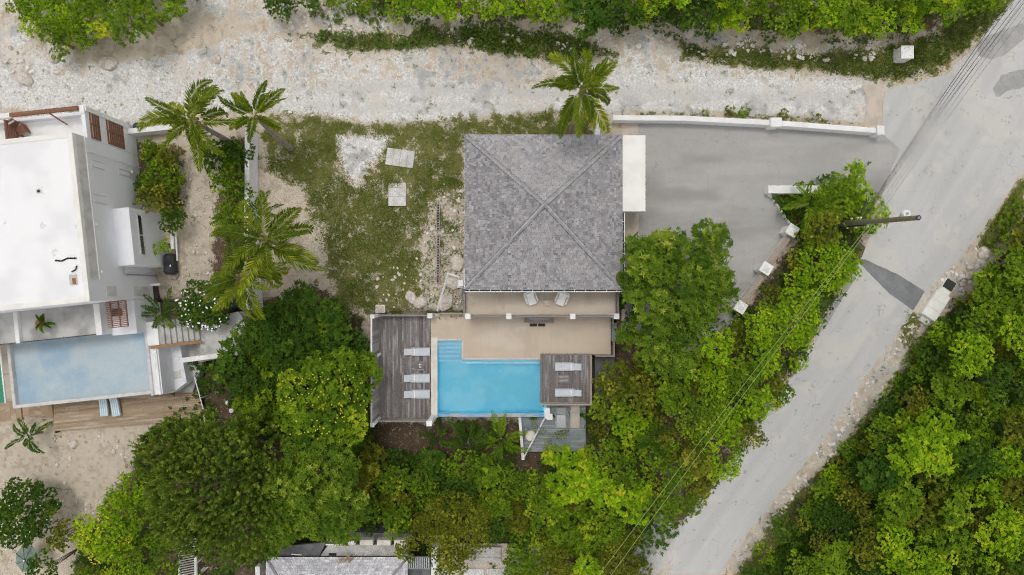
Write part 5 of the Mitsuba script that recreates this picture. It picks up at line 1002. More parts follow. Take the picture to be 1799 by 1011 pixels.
# ribbed metal shade, white wall, courtyard
k = thing('metal_shade', 'ribbed grey metal shade beside the pale shingled roof', 'shade'); z = SZ - .2
part(k, 'frame', [bar((*P(716, 979, z), z), (*P(756, 979, z), z), .08, .1), bar((*P(716, 999, z), z), (*P(756, 999, z), z), .08, .1)], M_GREYMETAL)
for i in range(10): part(k, 'rib', box(P(718 + i * 3.8, 0, z)[0], P(718 + i * 3.8 + 2.3, 0, z)[0], P(0, 998, z)[1], P(0, 980, z)[1], z - .02, z + .06), M_STEEL)
for px in (717, 755): part(k, 'post', box(*(lambda x: (x - .05, x + .05))(P(px, 0, z)[0]), *(lambda y: (y - .05, y + .05))(P(0, 999, z)[1]), -8, z - .051), M_GREYMETAL)
v, f = prism(Polygon(Ps([(716, 999), (758, 999), (758, 1060), (716, 1060)], -4)), -8, -4); k = thing('flat_shed', 'dark grey flat roofed shed below the ribbed metal shade', 'shed'); put(k, (v, f), M_DARKCONC); part(k, 'roof', prism(Polygon(Ps([(716.5, 1000), (757.5, 1000), (757.5, 1060), (716.5, 1060)], -3.95)), -3.997, -3.93), M_DARKCONC)
wallrun('courtyard_wall', 'white wall between the metal shade and the beige courtyard', [(762, 962), (762, 1060)], -3.6, .35, z0=-8)
v, f = flat(Ps([(768, 955), (965, 955), (965, 1070), (768, 1070)], -5.9)); v[:, 2] = -5.85; struct('courtyard', (v, f), M_PATH, 'beige paved courtyard below the bottom tree belt')
a, b = P(829, 990, -5.4), P(880, 962, -5.4); k = thing('grey_platform', 'grey concrete platform with a dark joint in the beige courtyard', 'platform'); m_ = (a[1] * .68 + b[1] * .32); part(k, 'slab', cbox(a[0], b[0], m_ + .04, b[1], -5.9, -5.4, .02), M_CONC); part(k, 'slab', cbox(a[0], b[0], a[1], m_ - .02, -5.9, -5.5, .02), M_CONC)
for px0, px1, lab in ((772, 806, 'leftmost white paving slab at the bottom edge of the courtyard'), (812, 850, 'middle white paving slab at the bottom edge of the courtyard'), (855, 894, 'rightmost white paving slab at the bottom edge of the courtyard')):
    a, b = P(px0, 1040, -5.7), P(px1, 1000, -5.7); k = thing('paving_slab', lab, 'slab', 'white paving slabs of the courtyard'); put(k, cbox(a[0], b[0], a[1], b[1], -5.86, -5.7, .02), M_PALEGREY)
# slatted pergola and low walls on the left of the south house
k = thing('slatted_pergola', 'white slatted pergola among the trees left of the bottom house', 'pergola'); z = -3.0
for i in range(16): part(k, 'slat', bar((*P(316, 952 + i * 4.2, z), z), (*P(341, 947 + i * 4.2, z), z), .07, .09), M_PALEGREY)
part(k, 'beam', [bar((*P(343.5, 940, z), z), (*P(344.5, 1030, z), z), .2, .2, .02), bar((*P(315, 950, z - .11), z - .11), (*P(315, 1030, z - .11), z - .11), .12, .12)], M_WHITE)
for px, py in ((344, 945), (344, 990), (315, 955)): x, y = P(px, py, z); part(k, 'post', box(x - .07, x + .07, y - .07, y + .07, -7, z - .18), M_WHITE)
wallrun('low_wall', 'pale L shaped wall beside the slatted pergola at the bottom edge', [(346, 1013), (378, 980), (402, 978), (402, 972)], -4.4, .22, z0=-7.5, cap=M_PALEGREY)
wallrun('low_wall', 'low white wall left of the pale shingled roof', [(452, 996), (454, 1040)], -3.4, .3, z0=-7.5)
v, f = flat(Ps([(346, 955), (468, 955), (468, 1070), (346, 1070)], -6.2)); v[:, 2] = -6.0; struct('side_yard', (v, f), M_DIRTYCONC, 'concrete yard left of the bottom house')
wallrun('low_wall', 'thin grey wall leaning into the shrubs at the bottom edge right of the courtyard', [(1022, 978), (1030, 1030)], -3.6, .16, z0=-7, cap=M_PALEGREY)
# ---------------------------------------------------------------- trees, palms, shrubs
def leafset(o, ax, nrm, L, W, fold):
    """rhombic leaves, folded along the midrib: o base points, ax unit axes, nrm rough normals"""
    s = np.cross(ax, nrm); s /= np.linalg.norm(s, axis=1, keepdims=True) + 1e-9
    up = np.cross(s, ax); L, W = L[:, None], W[:, None]
    m = o + ax * L * .48 + up * (W * fold)
    v = np.stack([o, m - s * W * .5, o + ax * L - up * L * .06, m + s * W * .5], 1)
    n = len(o); i = np.arange(n)[:, None] * 4
    f = np.concatenate([i + [0, 1, 2], i + [0, 2, 3]], 1).reshape(-1, 3)
    return v.reshape(-1, 3), f

STYLE = {  # leaves per whorl, leaf length, width/length, whorl spacing area, elevation, lobe radius, hue jitter
    'round': (6, .155, .55, .048, .35, .62, .15), 'fine': (7, .12, .5, .037, .45, .5, .15), 'rosette': (8, .25, .34, .072, .30, .6, .14), 'broad': (6, .27, .60, .085, .25, .66, .15), 'shrub': (6, .13, .6, .04, .5, .38, .16)}
def crown(r, h, style, seed, out=None, density=1.25, squash=1.0):
    """leaf whorls over lobes; local coordinates, z = 0 at the crown's middle"""
    g = np.random.default_rng(seed); nl, L, wr, area, el, lr, hj = STYLE[style]
    lr = lr * (.75 + .12 * r); sp = lr * 1.12; pts = []
    off = g.uniform(0, 99)
    for _ in range(int(60 * (r / sp) ** 2) + 30):
        q = g.uniform(-r, r, 2); d = np.hypot(*q); th = math.atan2(q[1], q[0])
        edge = r * (.70 + .55 * float(meshkit.noise(np.array([math.cos(th) * 1.6 + off, math.sin(th) * 1.6, off]), 3)))
        if d > edge - lr * .5: continue
        if all((q[0] - p[0]) ** 2 + (q[1] - p[1]) ** 2 > sp * sp * .72 for p in pts):
            pts.append((q[0], q[1], h * (math.sqrt(max(0, 1 - (d / (r * 1.05)) ** 2)) - .45) + g.normal(0, .26 * lr + .10 + .05 * r), lr * g.uniform(.7, 1.25)))
    if len(pts) > 12: pts = [p for p in pts if meshkit.noise(np.array([p[0] * .8, p[1] * .8, off]), 8) > .17]
    if not pts: pts = [(0, 0, 0, r * .7)]
    C = np.array(pts); cnt = np.maximum(3, (2 * np.pi * C[:, 3] ** 2 * .95 / area * density)).astype(int); k = np.repeat(np.arange(len(C)), cnt); n = len(k)
    d = g.normal(size=(n, 3)); d[:, 2] = np.abs(d[:, 2]) * 1.1 - .25; d /= np.linalg.norm(d, axis=1, keepdims=True)
    rad = C[k, 3] * np.where(g.uniform(size=n) < .70, g.uniform(.84, 1.10, n), g.uniform(.45, .85, n))
    o = C[k, :3] + d * rad[:, None] * [1, 1, .8 * squash]
    # whorl frame
    w = d * .55 + np.array([0, 0, .75]) + g.normal(0, .22, (n, 3)); w /= np.linalg.norm(w, axis=1, keepdims=True)
    a = np.cross(w, [.3, .9, .1]); a /= np.linalg.norm(a, axis=1, keepdims=True); b = np.cross(w, a)
    o = np.repeat(o, nl, 0); w, a, b = (np.repeat(x, nl, 0) for x in (w, a, b)); ph = np.repeat(g.uniform(0, 6.28, n), nl) + np.tile(np.arange(nl) * 6.283 / nl, n) + g.normal(0, .25, n * nl)
    e = g.normal(el, .28, n * nl); ax = np.cos(e)[:, None] * (np.cos(ph)[:, None] * a + np.sin(ph)[:, None] * b) + np.sin(e)[:, None] * w
    LL = L * g.uniform(.7, 1.25, n * nl); v, f = leafset(o, ax, w, LL, LL * wr, .12)
    hue_l = g.normal(.42, .17, len(C)); hue_w = np.clip(hue_l[k] + g.normal(0, hj * 1.35, n), 0, 1); hue = np.clip(np.repeat(hue_w, nl) + g.normal(0, .04, n * nl), 0, 1)
    uv = np.repeat(np.column_stack([hue, np.clip(g.normal(.5, .2, n * nl), 0, 1)]), 4, 0)
    return (v, f), uv, C

def feather_crown(r, h, seed):
    """plumes of needles pointing up and outwards"""
    g = np.random.default_rng(seed); n = int(np.pi * r * r / .06); q = g.uniform(-1, 1, (n * 3, 2)); q = q[np.hypot(*q.T) < 1][:n] * r; n = len(q)
    th = np.arctan2(q[:, 1], q[:, 0]); d = np.hypot(*q.T); edge = .74 + .5 * meshkit.noise(np.column_stack([np.cos(th) * 2 + seed, np.sin(th) * 2, 0 * th]), 4); q *= np.minimum(edge, 1.1)[:, None]; d = np.hypot(*q.T)
    z = h * (np.sqrt(np.maximum(0, 1 - (d / (r * 1.1)) ** 2)) - .5) + g.normal(0, .3, n) + 1.1 * (meshkit.fbm(np.column_stack([q * .55, np.full(len(q), seed * .1)]), 2, 6) - .5) * min(r, 3)
    D_ = np.column_stack([q / r * .45 + g.normal(0, .36, (n, 2)) + [-.12, .18], np.full(n, .8)]); D_ /= np.linalg.norm(D_, axis=1, keepdims=True)
    PL = g.uniform(.45, .85, n); m = 36; t = np.tile(np.linspace(.05, 1, m), n); k = np.repeat(np.arange(n), m)
    o = np.column_stack([q, z])[k] + D_[k] * (PL[k] * t)[:, None]
    a = np.cross(D_, [.2, .3, .9]); a /= np.linalg.norm(a, axis=1, keepdims=True); b = np.cross(D_, a); ph = g.uniform(0, 6.28, n * m)
    ax = D_[k] * .75 + (np.cos(ph)[:, None] * a[k] + np.sin(ph)[:, None] * b[k]) * (.9 - .35 * t)[:, None]; ax /= np.linalg.norm(ax, axis=1, keepdims=True)
    L = .25 * (1.1 - .6 * t) * g.uniform(.8, 1.2, n * m); v, f = leafset(o, ax, D_[k], L, L * .34, .05)
    hue = np.clip(np.repeat(g.normal(.40, .2, n), m) + t * .45 - .22, 0, 1); uv = np.repeat(np.column_stack([hue, g.uniform(0.2, .8, n * m)]), 4, 0)
    C = np.column_stack([q[::12] * .8, z[::12] - .9, np.full(len(q[::12]), .4)]); return (v, f), uv, C

def wood_mesh(base, top, C, r, seed, name_tr=True):
    g = np.random.default_rng(seed); b, t = np.asarray(base, float), np.asarray(top, float); tr = .06 + .045 * r
    mid = (b + t) / 2 + np.append(g.normal(0, .15, 2), 0); trunk = tube([b - [0, 0, .3], b * .7 + t * .3 + np.append(g.normal(0, .05, 2), 0), mid, t], [tr * 1.35, tr, tr * .8, tr * .5], 8)
    limbs = []
    pick = g.permutation(len(C))[:max(4, min(14, int(3.2 * r)))]
    for k in pick:
        e = t + C[k, :3] * [.85, .85, 1] - [0, 0, C[k, 3] * .6]; s = mid * (1 - (u := g.uniform(.3, 1))) + t * u - [0, 0, .1]; m = (s + e) / 2 + [0, 0, .12 * r]; limbs.append(tube([s, m, e], [tr * .45, tr * .3, tr * .14], 6))
    return trunk, limbs

FLOWER_MATS = {'yellow': M_YELLOW, 'white': M_PETAL}
def flowers(C, o, seed, n, size):
    g = np.random.default_rng(seed); wt = g.uniform(0, 1, len(C)) ** 3; k = g.choice(len(C), n, p=wt / wt.sum()); d = g.normal(size=(n, 3)); d[:, 2] = np.abs(d[:, 2]) + .35; d /= np.linalg.norm(d, axis=1, keepdims=True)
    c = C[k, :3] + d * (C[k, 3] * 1.1)[:, None] + [0, 0, .07]; m = 5; ph = np.tile(np.arange(m) * 6.283 / m, n) + np.repeat(g.uniform(0, 6, n), m); cc = np.repeat(c, m, 0)
    ax = np.column_stack([np.cos(ph), np.sin(ph), np.full(n * m, .35)]); ax /= np.linalg.norm(ax, axis=1, keepdims=True); L = size * g.uniform(.7, 1.3, n * m)
    return leafset(cc, ax, np.tile([0, 0, 1.], (n * m, 1)), L, L * .75, .05)

placed = []       # (px, py, r_px)
used = set()
MARKS = [('the utility pole', 1540, 388), ('the cable box', 1640, 530), ('the dark road patch', 1565, 495), ('the upper gate pier', 1393, 405), ('the middle gate pier', 1347, 472), ('the lower gate pier', 1302, 540), ('the lower deck', 970, 770), ('the east pool deck', 995, 668), ('the tan terrace', 1060, 590),
         ('the west pool deck', 705, 650), ('the brown sun deck', 230, 710), ('the garden steps', 310, 585), ('the retaining wall', 370, 625), ('the ribbed shade', 736, 988), ('the grey platform', 855, 975), ('the cream condensers', 658, 952), ('the slatted pergola', 330, 985), ('the green parasol', 43, 985),
         ('the meter cabinet', 1595, 95), ('the palm by the forecourt wall', 1020, 150), ('the top left corner', 0, 0), ('the bottom right corner', 1799, 1011), ('the top right corner', 1799, 0), ('the bottom left corner', 0, 1011), ('the shingled roof', 957, 372), ('the askew slab', 703, 278), ('the boundary wall', 440, 310), ('the heat pump', 290, 464),
         ('the right edge of the photo', 1799, 600), ('the bottom edge of the photo', 1500, 1011), ('the rubble heap', 1715, 455), ('the awning', 1112, 305), ('the gravel track', 700, 165), ('the top edge of the photo', 1200, 0), ('the yellow flowering tree', 565, 710), ('the bottom edge', 980, 1011)]
def where(px, py):
    out = []
    for nm, mx, my in MARKS:
        dx, dy = px - mx, py - my; d = math.hypot(dx, dy)
        side = ('right of' if dx > 0 else 'left of') if abs(dx) > 2.2 * abs(dy) else ('below' if dy > 0 else 'above') if abs(dy) > 2.2 * abs(dx) else ('below and ' if dy > 0 else 'above and ') + ('right of' if dx > 0 else 'left of')
        how = 'just ' if d < 60 else '' if d < 130 else 'well ' if d < 240 else 'far '
        out.append((d, f'{how}{side} {nm}'))
    return [t for _, t in sorted(out)]
COLW = {'lime': 'bright lime green', 'mid': 'mid green', 'dark': 'dark green', 'olive': 'olive green', 'rosette': 'yellowish green', 'feather': 'dark olive'}
def unique(px, py, head, tail=''):
    for w in where(px, py):
        t = f'{head} {w}{tail}'
        if t not in used and len(t.split()) <= 16: used.add(t); return t
    return head
def tree(px, py, rpx, ztop, style, pal, label=None, group=None, name='broadleaf_tree', catg='tree', flower=None, nflow=0, fsize=.12, density=1.0, seed=None, flat=.62):
    seed = seed or int(px * 7 + py * 13 + rpx) % 100000
    x, y = P(px, py, ztop); gz = float(zg(x, y)); r = rpx / FOC * (CAM_H - ztop); h = r * flat
    mid = max(ztop - h * .5, gz + .45 * h)
    if style == 'feather': m, uv, C = feather_crown(r, h, seed)
    else: m, uv, C = crown(r, h, style, seed, density=density)
    if label is None: label = unique(px, py, f"{'large ' if rpx > 55 else 'small ' if rpx < 28 else ''}{COLW[pal]} {catg}")
    used.add(label)
    k = thing(name, label, catg, group); o = np.array([x, y, mid]); bx, by = np.array([x, y]) * .6 + P(px, py, gz) * .4
    part(k, 'crown', (m[0] + o, m[1]), LEAF[pal], uv=uv, kind='stuff')
    if catg == 'tree':
        tr, limbs = wood_mesh((bx, by, float(zg(bx, by))), o, C, r, seed); part(k, 'trunk', tr, M_BARK, smooth=40)
        part(k, 'limb', cat(limbs), M_BARK, smooth=40, kind='stuff')
    else:
        g = np.random.default_rng(seed); part(k, 'stem', cat([tube([(x + a, y + b, gz - .1), (x + 3 * a, y + 3 * b, mid)], [.04, .02], 5) for a, b in g.normal(0, .08, (4, 2))]), M_BARK, smooth=40, kind='stuff')
    if flower:
        fv, ff = flowers(C, o, seed + 1, nflow, fsize); part(k, 'blossom', (fv + o, ff), FLOWER_MATS[flower], kind='stuff', label=f'{flower} blossoms')
    placed.append((px, py, rpx)); return k

def palm(px, py, rpx, z, base_px, nf, label, seed, pal='palm', name='coconut_palm', droop=.55, small=False, trunk_r=.16, leafw=.066):
    g = np.random.default_rng(seed); c = np.array([*P(px, py, z), z]); R = rpx / FOC * (CAM_H - z)
    b = G(*base_px) if base_px else np.array([c[0], c[1], float(zg(c[0], c[1]))])
    k = thing(name, label, 'palm'); t = np.linspace(0, 1, 9)[:, None]; mid = (b * .45 + c * .55) + np.append((b - c)[:2] * .25, 0)
    pts = b * (1 - t) ** 2 + 2 * mid * t * (1 - t) + c * t ** 2; pts[0, 2] -= .2; pts[-1, 2] -= .25
    part(k, 'trunk', tube(pts, np.linspace(trunk_r * 1.25, trunk_r * .75, 9), 10), M_PALMBARK, smooth=40)
    # the young, upright fronds first, the old, hanging ones last
    for i in range(nf):
        age = (i + .5) / nf; a = i * 2.39996 + g.normal(0, .34); lift = 1.25 - 1.5 * age + g.normal(0, .16); L = R * 1.22 * g.uniform(.72, 1.12) * (.75 + .25 * min(1, age * 3)); n = 26 if not small else 16
        s = np.linspace(0, 1, n); el = lift - s * (droop + 1.5 * s * .6) * g.uniform(.6, 1.4); yaw = a + g.normal(0, .45) * s ** 1.4
        step = np.column_stack([np.cos(el) * np.cos(yaw), np.cos(el) * np.sin(yaw), np.sin(el)]) * L / n; sp = c + np.cumsum(step, 0); d = step / np.linalg.norm(step, axis=1, keepdims=True)
        side = np.cross(d, [0, 0, 1.]); side /= np.linalg.norm(side, axis=1, keepdims=True) + 1e-9
        tw = g.normal(0, .45) + g.normal(0, .3) * s; up = np.cross(side, d); side = side * np.cos(tw)[:, None] + up * np.sin(tw)[:, None]; up = np.cross(side, d)
        sub = 3 if not small else 2; ss = np.linspace(.13, 1, (n - 2) * sub); ii = ss * (n - 1); i0 = np.minimum(ii.astype(int), n - 2); fr = (ii - i0)[:, None]
        o = sp[i0] * (1 - fr) + sp[i0 + 1] * fr; prof = np.sin(np.pi * np.clip(ss * .80 + .16, 0, 1)) ** .7 * (1 - .25 * ss); o2, A, N, LL = [], [], [], []
        for sg in (-1, 1):
            ax = d[i0] * (.70 + .35 * ss[:, None]) + side[i0] * sg * .80 + up[i0] * .22 - np.array([0, 0, .34]) * (.3 + 1.0 * g.uniform(size=(len(ss), 1))) + g.normal(0, .12, (len(ss), 3)); ax /= np.linalg.norm(ax, axis=1, keepdims=True)
            keep = g.uniform(size=len(ss)) < .93; o2.append(o[keep]); A.append(ax[keep]); N.append(up[i0][keep]); LL.append((L * .215 * prof * g.uniform(.75, 1.15, len(ss)))[keep])
        o2, A, N, LL = np.vstack(o2), np.vstack(A), np.vstack(N), np.concatenate(LL); v, f = leafset(o2, A, N, LL, np.full(len(LL), leafw * (.85 if not small else 1.0)) * (.6 + LL / LL.max()), .25)
        hue = np.clip(g.normal(.30 + .30 * age, .22) + g.normal(0, .13, len(LL)), 0, 1); kk = 3 if n > 20 else 2; ra = tube(sp[::kk], np.linspace(.02 if not small else .010, .005, len(sp[::kk])), 5)
        uv = np.vstack([np.repeat(np.column_stack([hue, g.uniform(0, 1, len(LL))]), 4, 0), np.tile([.80 if not small else .5, .6], (len(ra[0]), 1))]); part(k, 'frond', cat([(v, f), ra]), LEAF[pal], uv=uv)
    if not small:
        for x in g.uniform(0, 6.28, 5): part(k, 'coconut', xf(ball(.12, 1), c + [.24 * math.cos(x), .24 * math.sin(x), -.45]), M_RUST, smooth=True)
    placed.append((px, py, rpx * .6)); return k

palm(1022, 156, 80, 8.6, (1003, 236), 20, 'tall coconut palm on the edge of the gravel track above the shingled roof', 11, droop=.6)
palm(338, 212, 80, 6.0, (411, 253), 18, 'coconut palm leaning over the white villa garden, left of the boundary wall', 12)
palm(447, 203, 58, 6.8, (512, 262), 13, 'coconut palm above the top end of the boundary wall', 13)
palm(466, 424, 96, 6.6, None, 19, 'large coconut palm over the lower end of the boundary wall', 14, droop=.8)
palm(428, 486, 86, 6.2, (440, 482), 16, 'coconut palm just below and left of the largest palm by the boundary wall', 15, droop=.8)
palm(455, 372, 42, 3.2, None, 11, 'small dark green palm at the middle of the boundary wall', 16, 'dark', 'garden_palm', small=True, trunk_r=.09, leafw=.045)
palm(52, 766, 34, -1.2, None, 10, 'small dark palm on the sand below the brown timber steps', 17, 'dark', 'garden_palm', small=True, trunk_r=.08, leafw=.06)
palm(285, 549, 40, 1.2, None, 14, 'feathery dark green palm beside the garden steps', 18, 'dark', 'garden_palm', small=True, trunk_r=.08, leafw=.05)
palm(1106, 428, 26, 1.6, None, 9, 'small green palm on the beige path along the shingled house', 19, 'mid', 'garden_palm', small=True, trunk_r=.06, leafw=.04)
palm(1422, 358, 52, 2.8, None, 16, 'green feather palm in the triangular planted bed', 20, 'mid', 'garden_palm', small=True, trunk_r=.1, leafw=.05)
palm(75, 568, 18, BZ + .7, None, 9, 'dark potted plant on the concrete balcony of the villa', 21, 'dark', 'potted_plant', small=True, trunk_r=.05, leafw=.08)
q = VL(75, 568, BZ); part('potted_plant', 'pot', V(cyl(.16, BZ + .003, BZ + .4, 16, q, .24)), M_TERRA, smooth=40)
palm(822, 778, 50, -2.6, None, 15, 'dark feather palm just below the tiled pool edge', 22, 'dark', 'garden_palm', small=True, trunk_r=.09, leafw=.05)
palm(880, 772, 48, -2.7, None, 14, 'dark feather palm left of the white support beam', 23, 'mid', 'garden_palm', small=True, trunk_r=.09, leafw=.05)
palm(768, 765, 30, -3.2, None, 9, 'small dark palm below the white post of the west deck', 24, 'dark', 'garden_palm', small=True, trunk_r=.07, leafw=.045)
palm(966, 762, 44, -2.3, (972, 806), 4, 'thin palm with few yellowish fronds spread over the lower deck', 31, 'olive', 'garden_palm', droop=.3, small=True, trunk_r=.05, leafw=.028)
palm(1150, 768, 36, .5, None, 11, 'dark feather palm among the trees right of the lower deck', 26, 'dark', 'garden_palm', small=True, trunk_r=.07, leafw=.05)
palm(1450, 365, 34, 2.9, None, 10, 'second small palm behind the feather palm of the planted bed', 27, 'mid', 'garden_palm', small=True, trunk_r=.07, leafw=.045)

# trees that stand out
tree(1196, 505, 100, 4.6, 'rosette', 'rosette', 'big yellowish green tree with leaf rosettes spreading over the forecourt, right of the shingled roof', name='almond_tree')
tree(1246, 432, 40, 4.2, 'rosette', 'rosette', 'outlying yellowish green bough crown over the forecourt, above the big tree', name='almond_tree')
tree(1160, 452, 52, 4.4, 'rosette', 'rosette', 'yellowish green tree touching the right side of the shingled roof', name='almond_tree')
tree(1262, 505, 30, 4.0, 'rosette', 'rosette', 'yellowish green crown nearest the lower gate pier', name='almond_tree')
tree(1180, 600, 66, 4.2, 'rosette', 'rosette', 'yellowish green tree right of the dark landing beside the terrace', name='almond_tree')
tree(1115, 565, 22, 2.0, 'rosette', 'rosette', 'small yellowish green tree beside the white corner post of the balcony', name='almond_tree')
tree(1108, 592, 20, 1.0, 'rosette', 'rosette', 'small yellowish tree hanging over the grey slatted landing', name='almond_tree')
tree(565, 712, 82, 2.5, 'broad', 'mid', 'round green tree dotted with yellow flowers left of the west deck', flower='yellow', nflow=190, fsize=.06, name='flowering_tree')
tree(355, 838, 118, 4.6, 'feather', 'feather', 'very large dark olive feathery tree below the brown sun deck', name='feathery_tree', flat=.5)
tree(300, 800, 62, 3.4, 'feather', 'feather', 'dark feathery tree overhanging the lower right edge of the brown sun deck', name='feathery_tree')
tree(420, 920, 70, 3.6, 'feather', 'feather', 'dark feathery tree above the low wall at the bottom edge', name='feathery_tree')
tree(330, 920, 62, 3.2, 'feather', 'feather', 'dark feathery tree above the slatted pergola', name='feathery_tree')
tree(440, 790, 50, 3.0, 'feather', 'feather', 'dark feathery tree left of and below the yellow flowering tree', name='feathery_tree')
tree(548, 838, 78, 3.4, 'rosette', 'rosette', 'large yellowish green tree below the yellow flowering tree', name='almond_tree')
tree(500, 895, 62, 3.0, 'rosette', 'rosette', 'yellowish green tree above the pale shingled roof', name='almond_tree')
tree(585, 905, 55, 2.6, 'rosette', 'rosette', 'yellowish green tree left of the cream condensers', name='almond_tree')
tree(480, 950, 32, 1.0, 'rosette', 'rosette', 'yellowish green crown touching the left end of the pale shingled roof', name='almond_tree')
tree(350, 541, 44, 1.6, 'shrub', 'dark', 'rounded dark green shrub covered with white flowers above the landing', name='flowering_shrub', catg='shrub', flower='white', nflow=75, fsize=.075, density=1.5)
tree(38, 903, 58, -.6, 'shrub', 'dark', 'wide dark green shrub dotted with white flowers above the green parasol', name='flowering_shrub', catg='shrub', flower='white', nflow=60, fsize=.05, flat=.5, density=1.9)
tree(178, 950, 50, 1.4, 'round', 'lime', 'yellow green tree with yellow flowers at the bottom left beside the sand', flower='yellow', nflow=120, fsize=.06, name='flowering_tree')
tree(110, 940, 30, -1.6, 'shrub', 'olive', 'low olive shrub on the sand between the white flowered shrub and the yellow tree', name='garden_shrub', catg='shrub')
tree(70, 1004, 30, .2, 'shrub', 'dark', 'dark shrub just below the green parasol', name='garden_shrub', catg='shrub')
tree(402, 318, 36, 2.2, 'shrub', 'mid', 'round mid green shrub left of the boundary wall', name='garden_shrub', catg='shrub', flat=.8)
for px, py, r, pal, lab in ((275, 310, 34, 'mid', 'green shrub against the villa wall, uppermost of the row'), (272, 345, 34, 'olive', 'olive shrub against the villa wall above the bay'), (300, 383, 26, 'dark', 'dark shrub just right of the top of the bay'), (244, 325, 18, 'dark', 'small dark bush overlapping the grey villa wall'), (262, 262, 20, 'mid', 'leafy bush below the white wall with the bins'),
                            (292, 275, 22, 'olive', 'small bush under the leaning coconut palm'), (380, 270, 34, 'dark', 'dark shrub below the leaning coconut palm'), (415, 270, 26, 'dark', 'dark bush at the upper left side of the boundary wall'), (400, 385, 26, 'mid', 'leafy bush left of the boundary wall above the largest palm'), (288, 430, 12, 'lime', 'small yellowish plant beside the pipe frame'), (315, 318, 12, 'mid', 'tiny plant alone on the sandy villa path')):
    tree(px, py, r, 1.7 if r > 20 else .8, 'shrub', pal, lab, name='garden_shrub', catg='shrub', flat=.8)
for px, py, w, pal, lab in ((1283, 199, 10, 'olive', 'left tuft of weeds behind the forecourt wall'), (1308, 201, 10, 'mid', 'middle tuft of weeds behind the forecourt wall'), (1435, 211, 9, 'olive', 'right tuft of weeds behind the forecourt wall'), (1240, 200, 7, 'olive', 'smallest tuft of weeds behind the forecourt wall'), (1375, 204, 8, 'olive', 'weedy tuft just right of the wall pillar')):
    tree(px, py, w, .35, 'shrub', pal, lab, name='weed_tuft', catg='weed')

tree(1532, 374, 30, 1.9, 'round', 'lime', 'lime green shrub crown beside the utility pole, overhanging the street', name='roadside_tree')
tree(1502, 312, 32, 2.6, 'round', 'lime', 'lime green tree at the upper tip of the planted bed beside the street', name='roadside_tree')
tree(1478, 345, 38, 2.9, 'round', 'mid', 'mid green tree between the feather palm and the black cables', name='roadside_tree')
# keep the fillers off what the photograph shows open
for a in ((1393, 405, 32), (1370, 438, 32), (1350, 470, 34), (1330, 502, 32), (1308, 538, 32), (1385, 365, 26), (1640, 535, 56), (1665, 498, 50), (1712, 455, 46), (1600, 620, 36), (1550, 690, 36), (1500, 750, 34), (1450, 810, 30), (1400, 880, 28), (1345, 945, 26), (715, 765, 40), (670, 772, 26), (970, 758, 46), (1010, 758, 40), (930, 770, 30), (660, 955, 36), (610, 958, 26), (705, 955, 26), (855, 978, 34), (1510, 425, 18), (1085, 585, 22), (300, 985, 10), (715, 775, 48), (395, 712, 34), (385, 665, 24), (1772, 380, 26), (1745, 418, 22), (1800, 338, 28), (1508, 430, 24), (1148, 948, 34)):
    placed.append(a)
# belts of trees, filled between the trees above
def belt(poly, rmin, rmax, pals, styles, zf, seed, name='broadleaf_tree', catg='tree', sep=.80, group=None, density=1.0, tries=2500, word=None):
    g = np.random.default_rng(seed); A = Polygon(poly); x0, y0, x1, y1 = A.bounds; n = 0
    for _ in range(tries):
        px, py = g.uniform(x0, x1), g.uniform(y0, y1)
        if not A.contains(Point(px, py)): continue
        r = rmin + (rmax - rmin) * g.uniform() ** 1.6
        if any((px - a) ** 2 + (py - b) ** 2 < (sep * (r + c)) ** 2 for a, b, c in placed): continue
        z = zf(px, py) + g.normal(0, .45); pal = pals[g.integers(len(pals))]; st = styles[g.integers(len(styles))]
        tree(px, py, r, z, st, pal, name=name, catg=catg, density=density, seed=int(g.integers(1, 99999)), group=group); n += 1
    return n
# right-hand wood
zr = lambda px, py: float(zg(*P(px, py, 0))) + 1.7 + min(2.7, max(0, (px - 1745) * .808 + (py - 405) * .589) / 55)
belt([(1840, 345), (1770, 430), (1720, 520), (1660, 590), (1590, 680), (1490, 850), (1370, 1040), (1840, 1060)], 30, 62, ['mid', 'mid', 'lime', 'olive', 'lime', 'mid', 'dark'], ['round', 'round', 'fine', 'broad'], zr, 101, sep=.74, group='trees of the wood right of the street', tries=4000)
belt([(1830, 360), (1760, 450), (1700, 530), (1640, 610), (1560, 720), (1460, 890), (1350, 1050), (1840, 1060)], 16, 30, ['mid', 'dark', 'olive', 'mid', 'lime'], ['fine', 'round'], lambda a, b: zr(a, b) - .9, 102, sep=.62, group='trees of the wood right of the street', tries=2500)
belt([(1745, 405), (1780, 380), (1780, 420), (1720, 520), (1650, 600), (1570, 710), (1480, 830), (1370, 990), (1320, 1030), (1290, 1030), (1360, 940), (1440, 860), (1530, 735), (1600, 650), (1650, 580), (1700, 515), (1735, 450)], 14, 26, ['mid', 'dark', 'mid', 'lime', 'olive'], ['fine', 'round'], lambda a, b: float(zg(*P(a, b, 0))) + 1.3, 120, sep=.6, group='low bushes on the street side of the wood', tries=2500, name='roadside_bush', catg='bush')
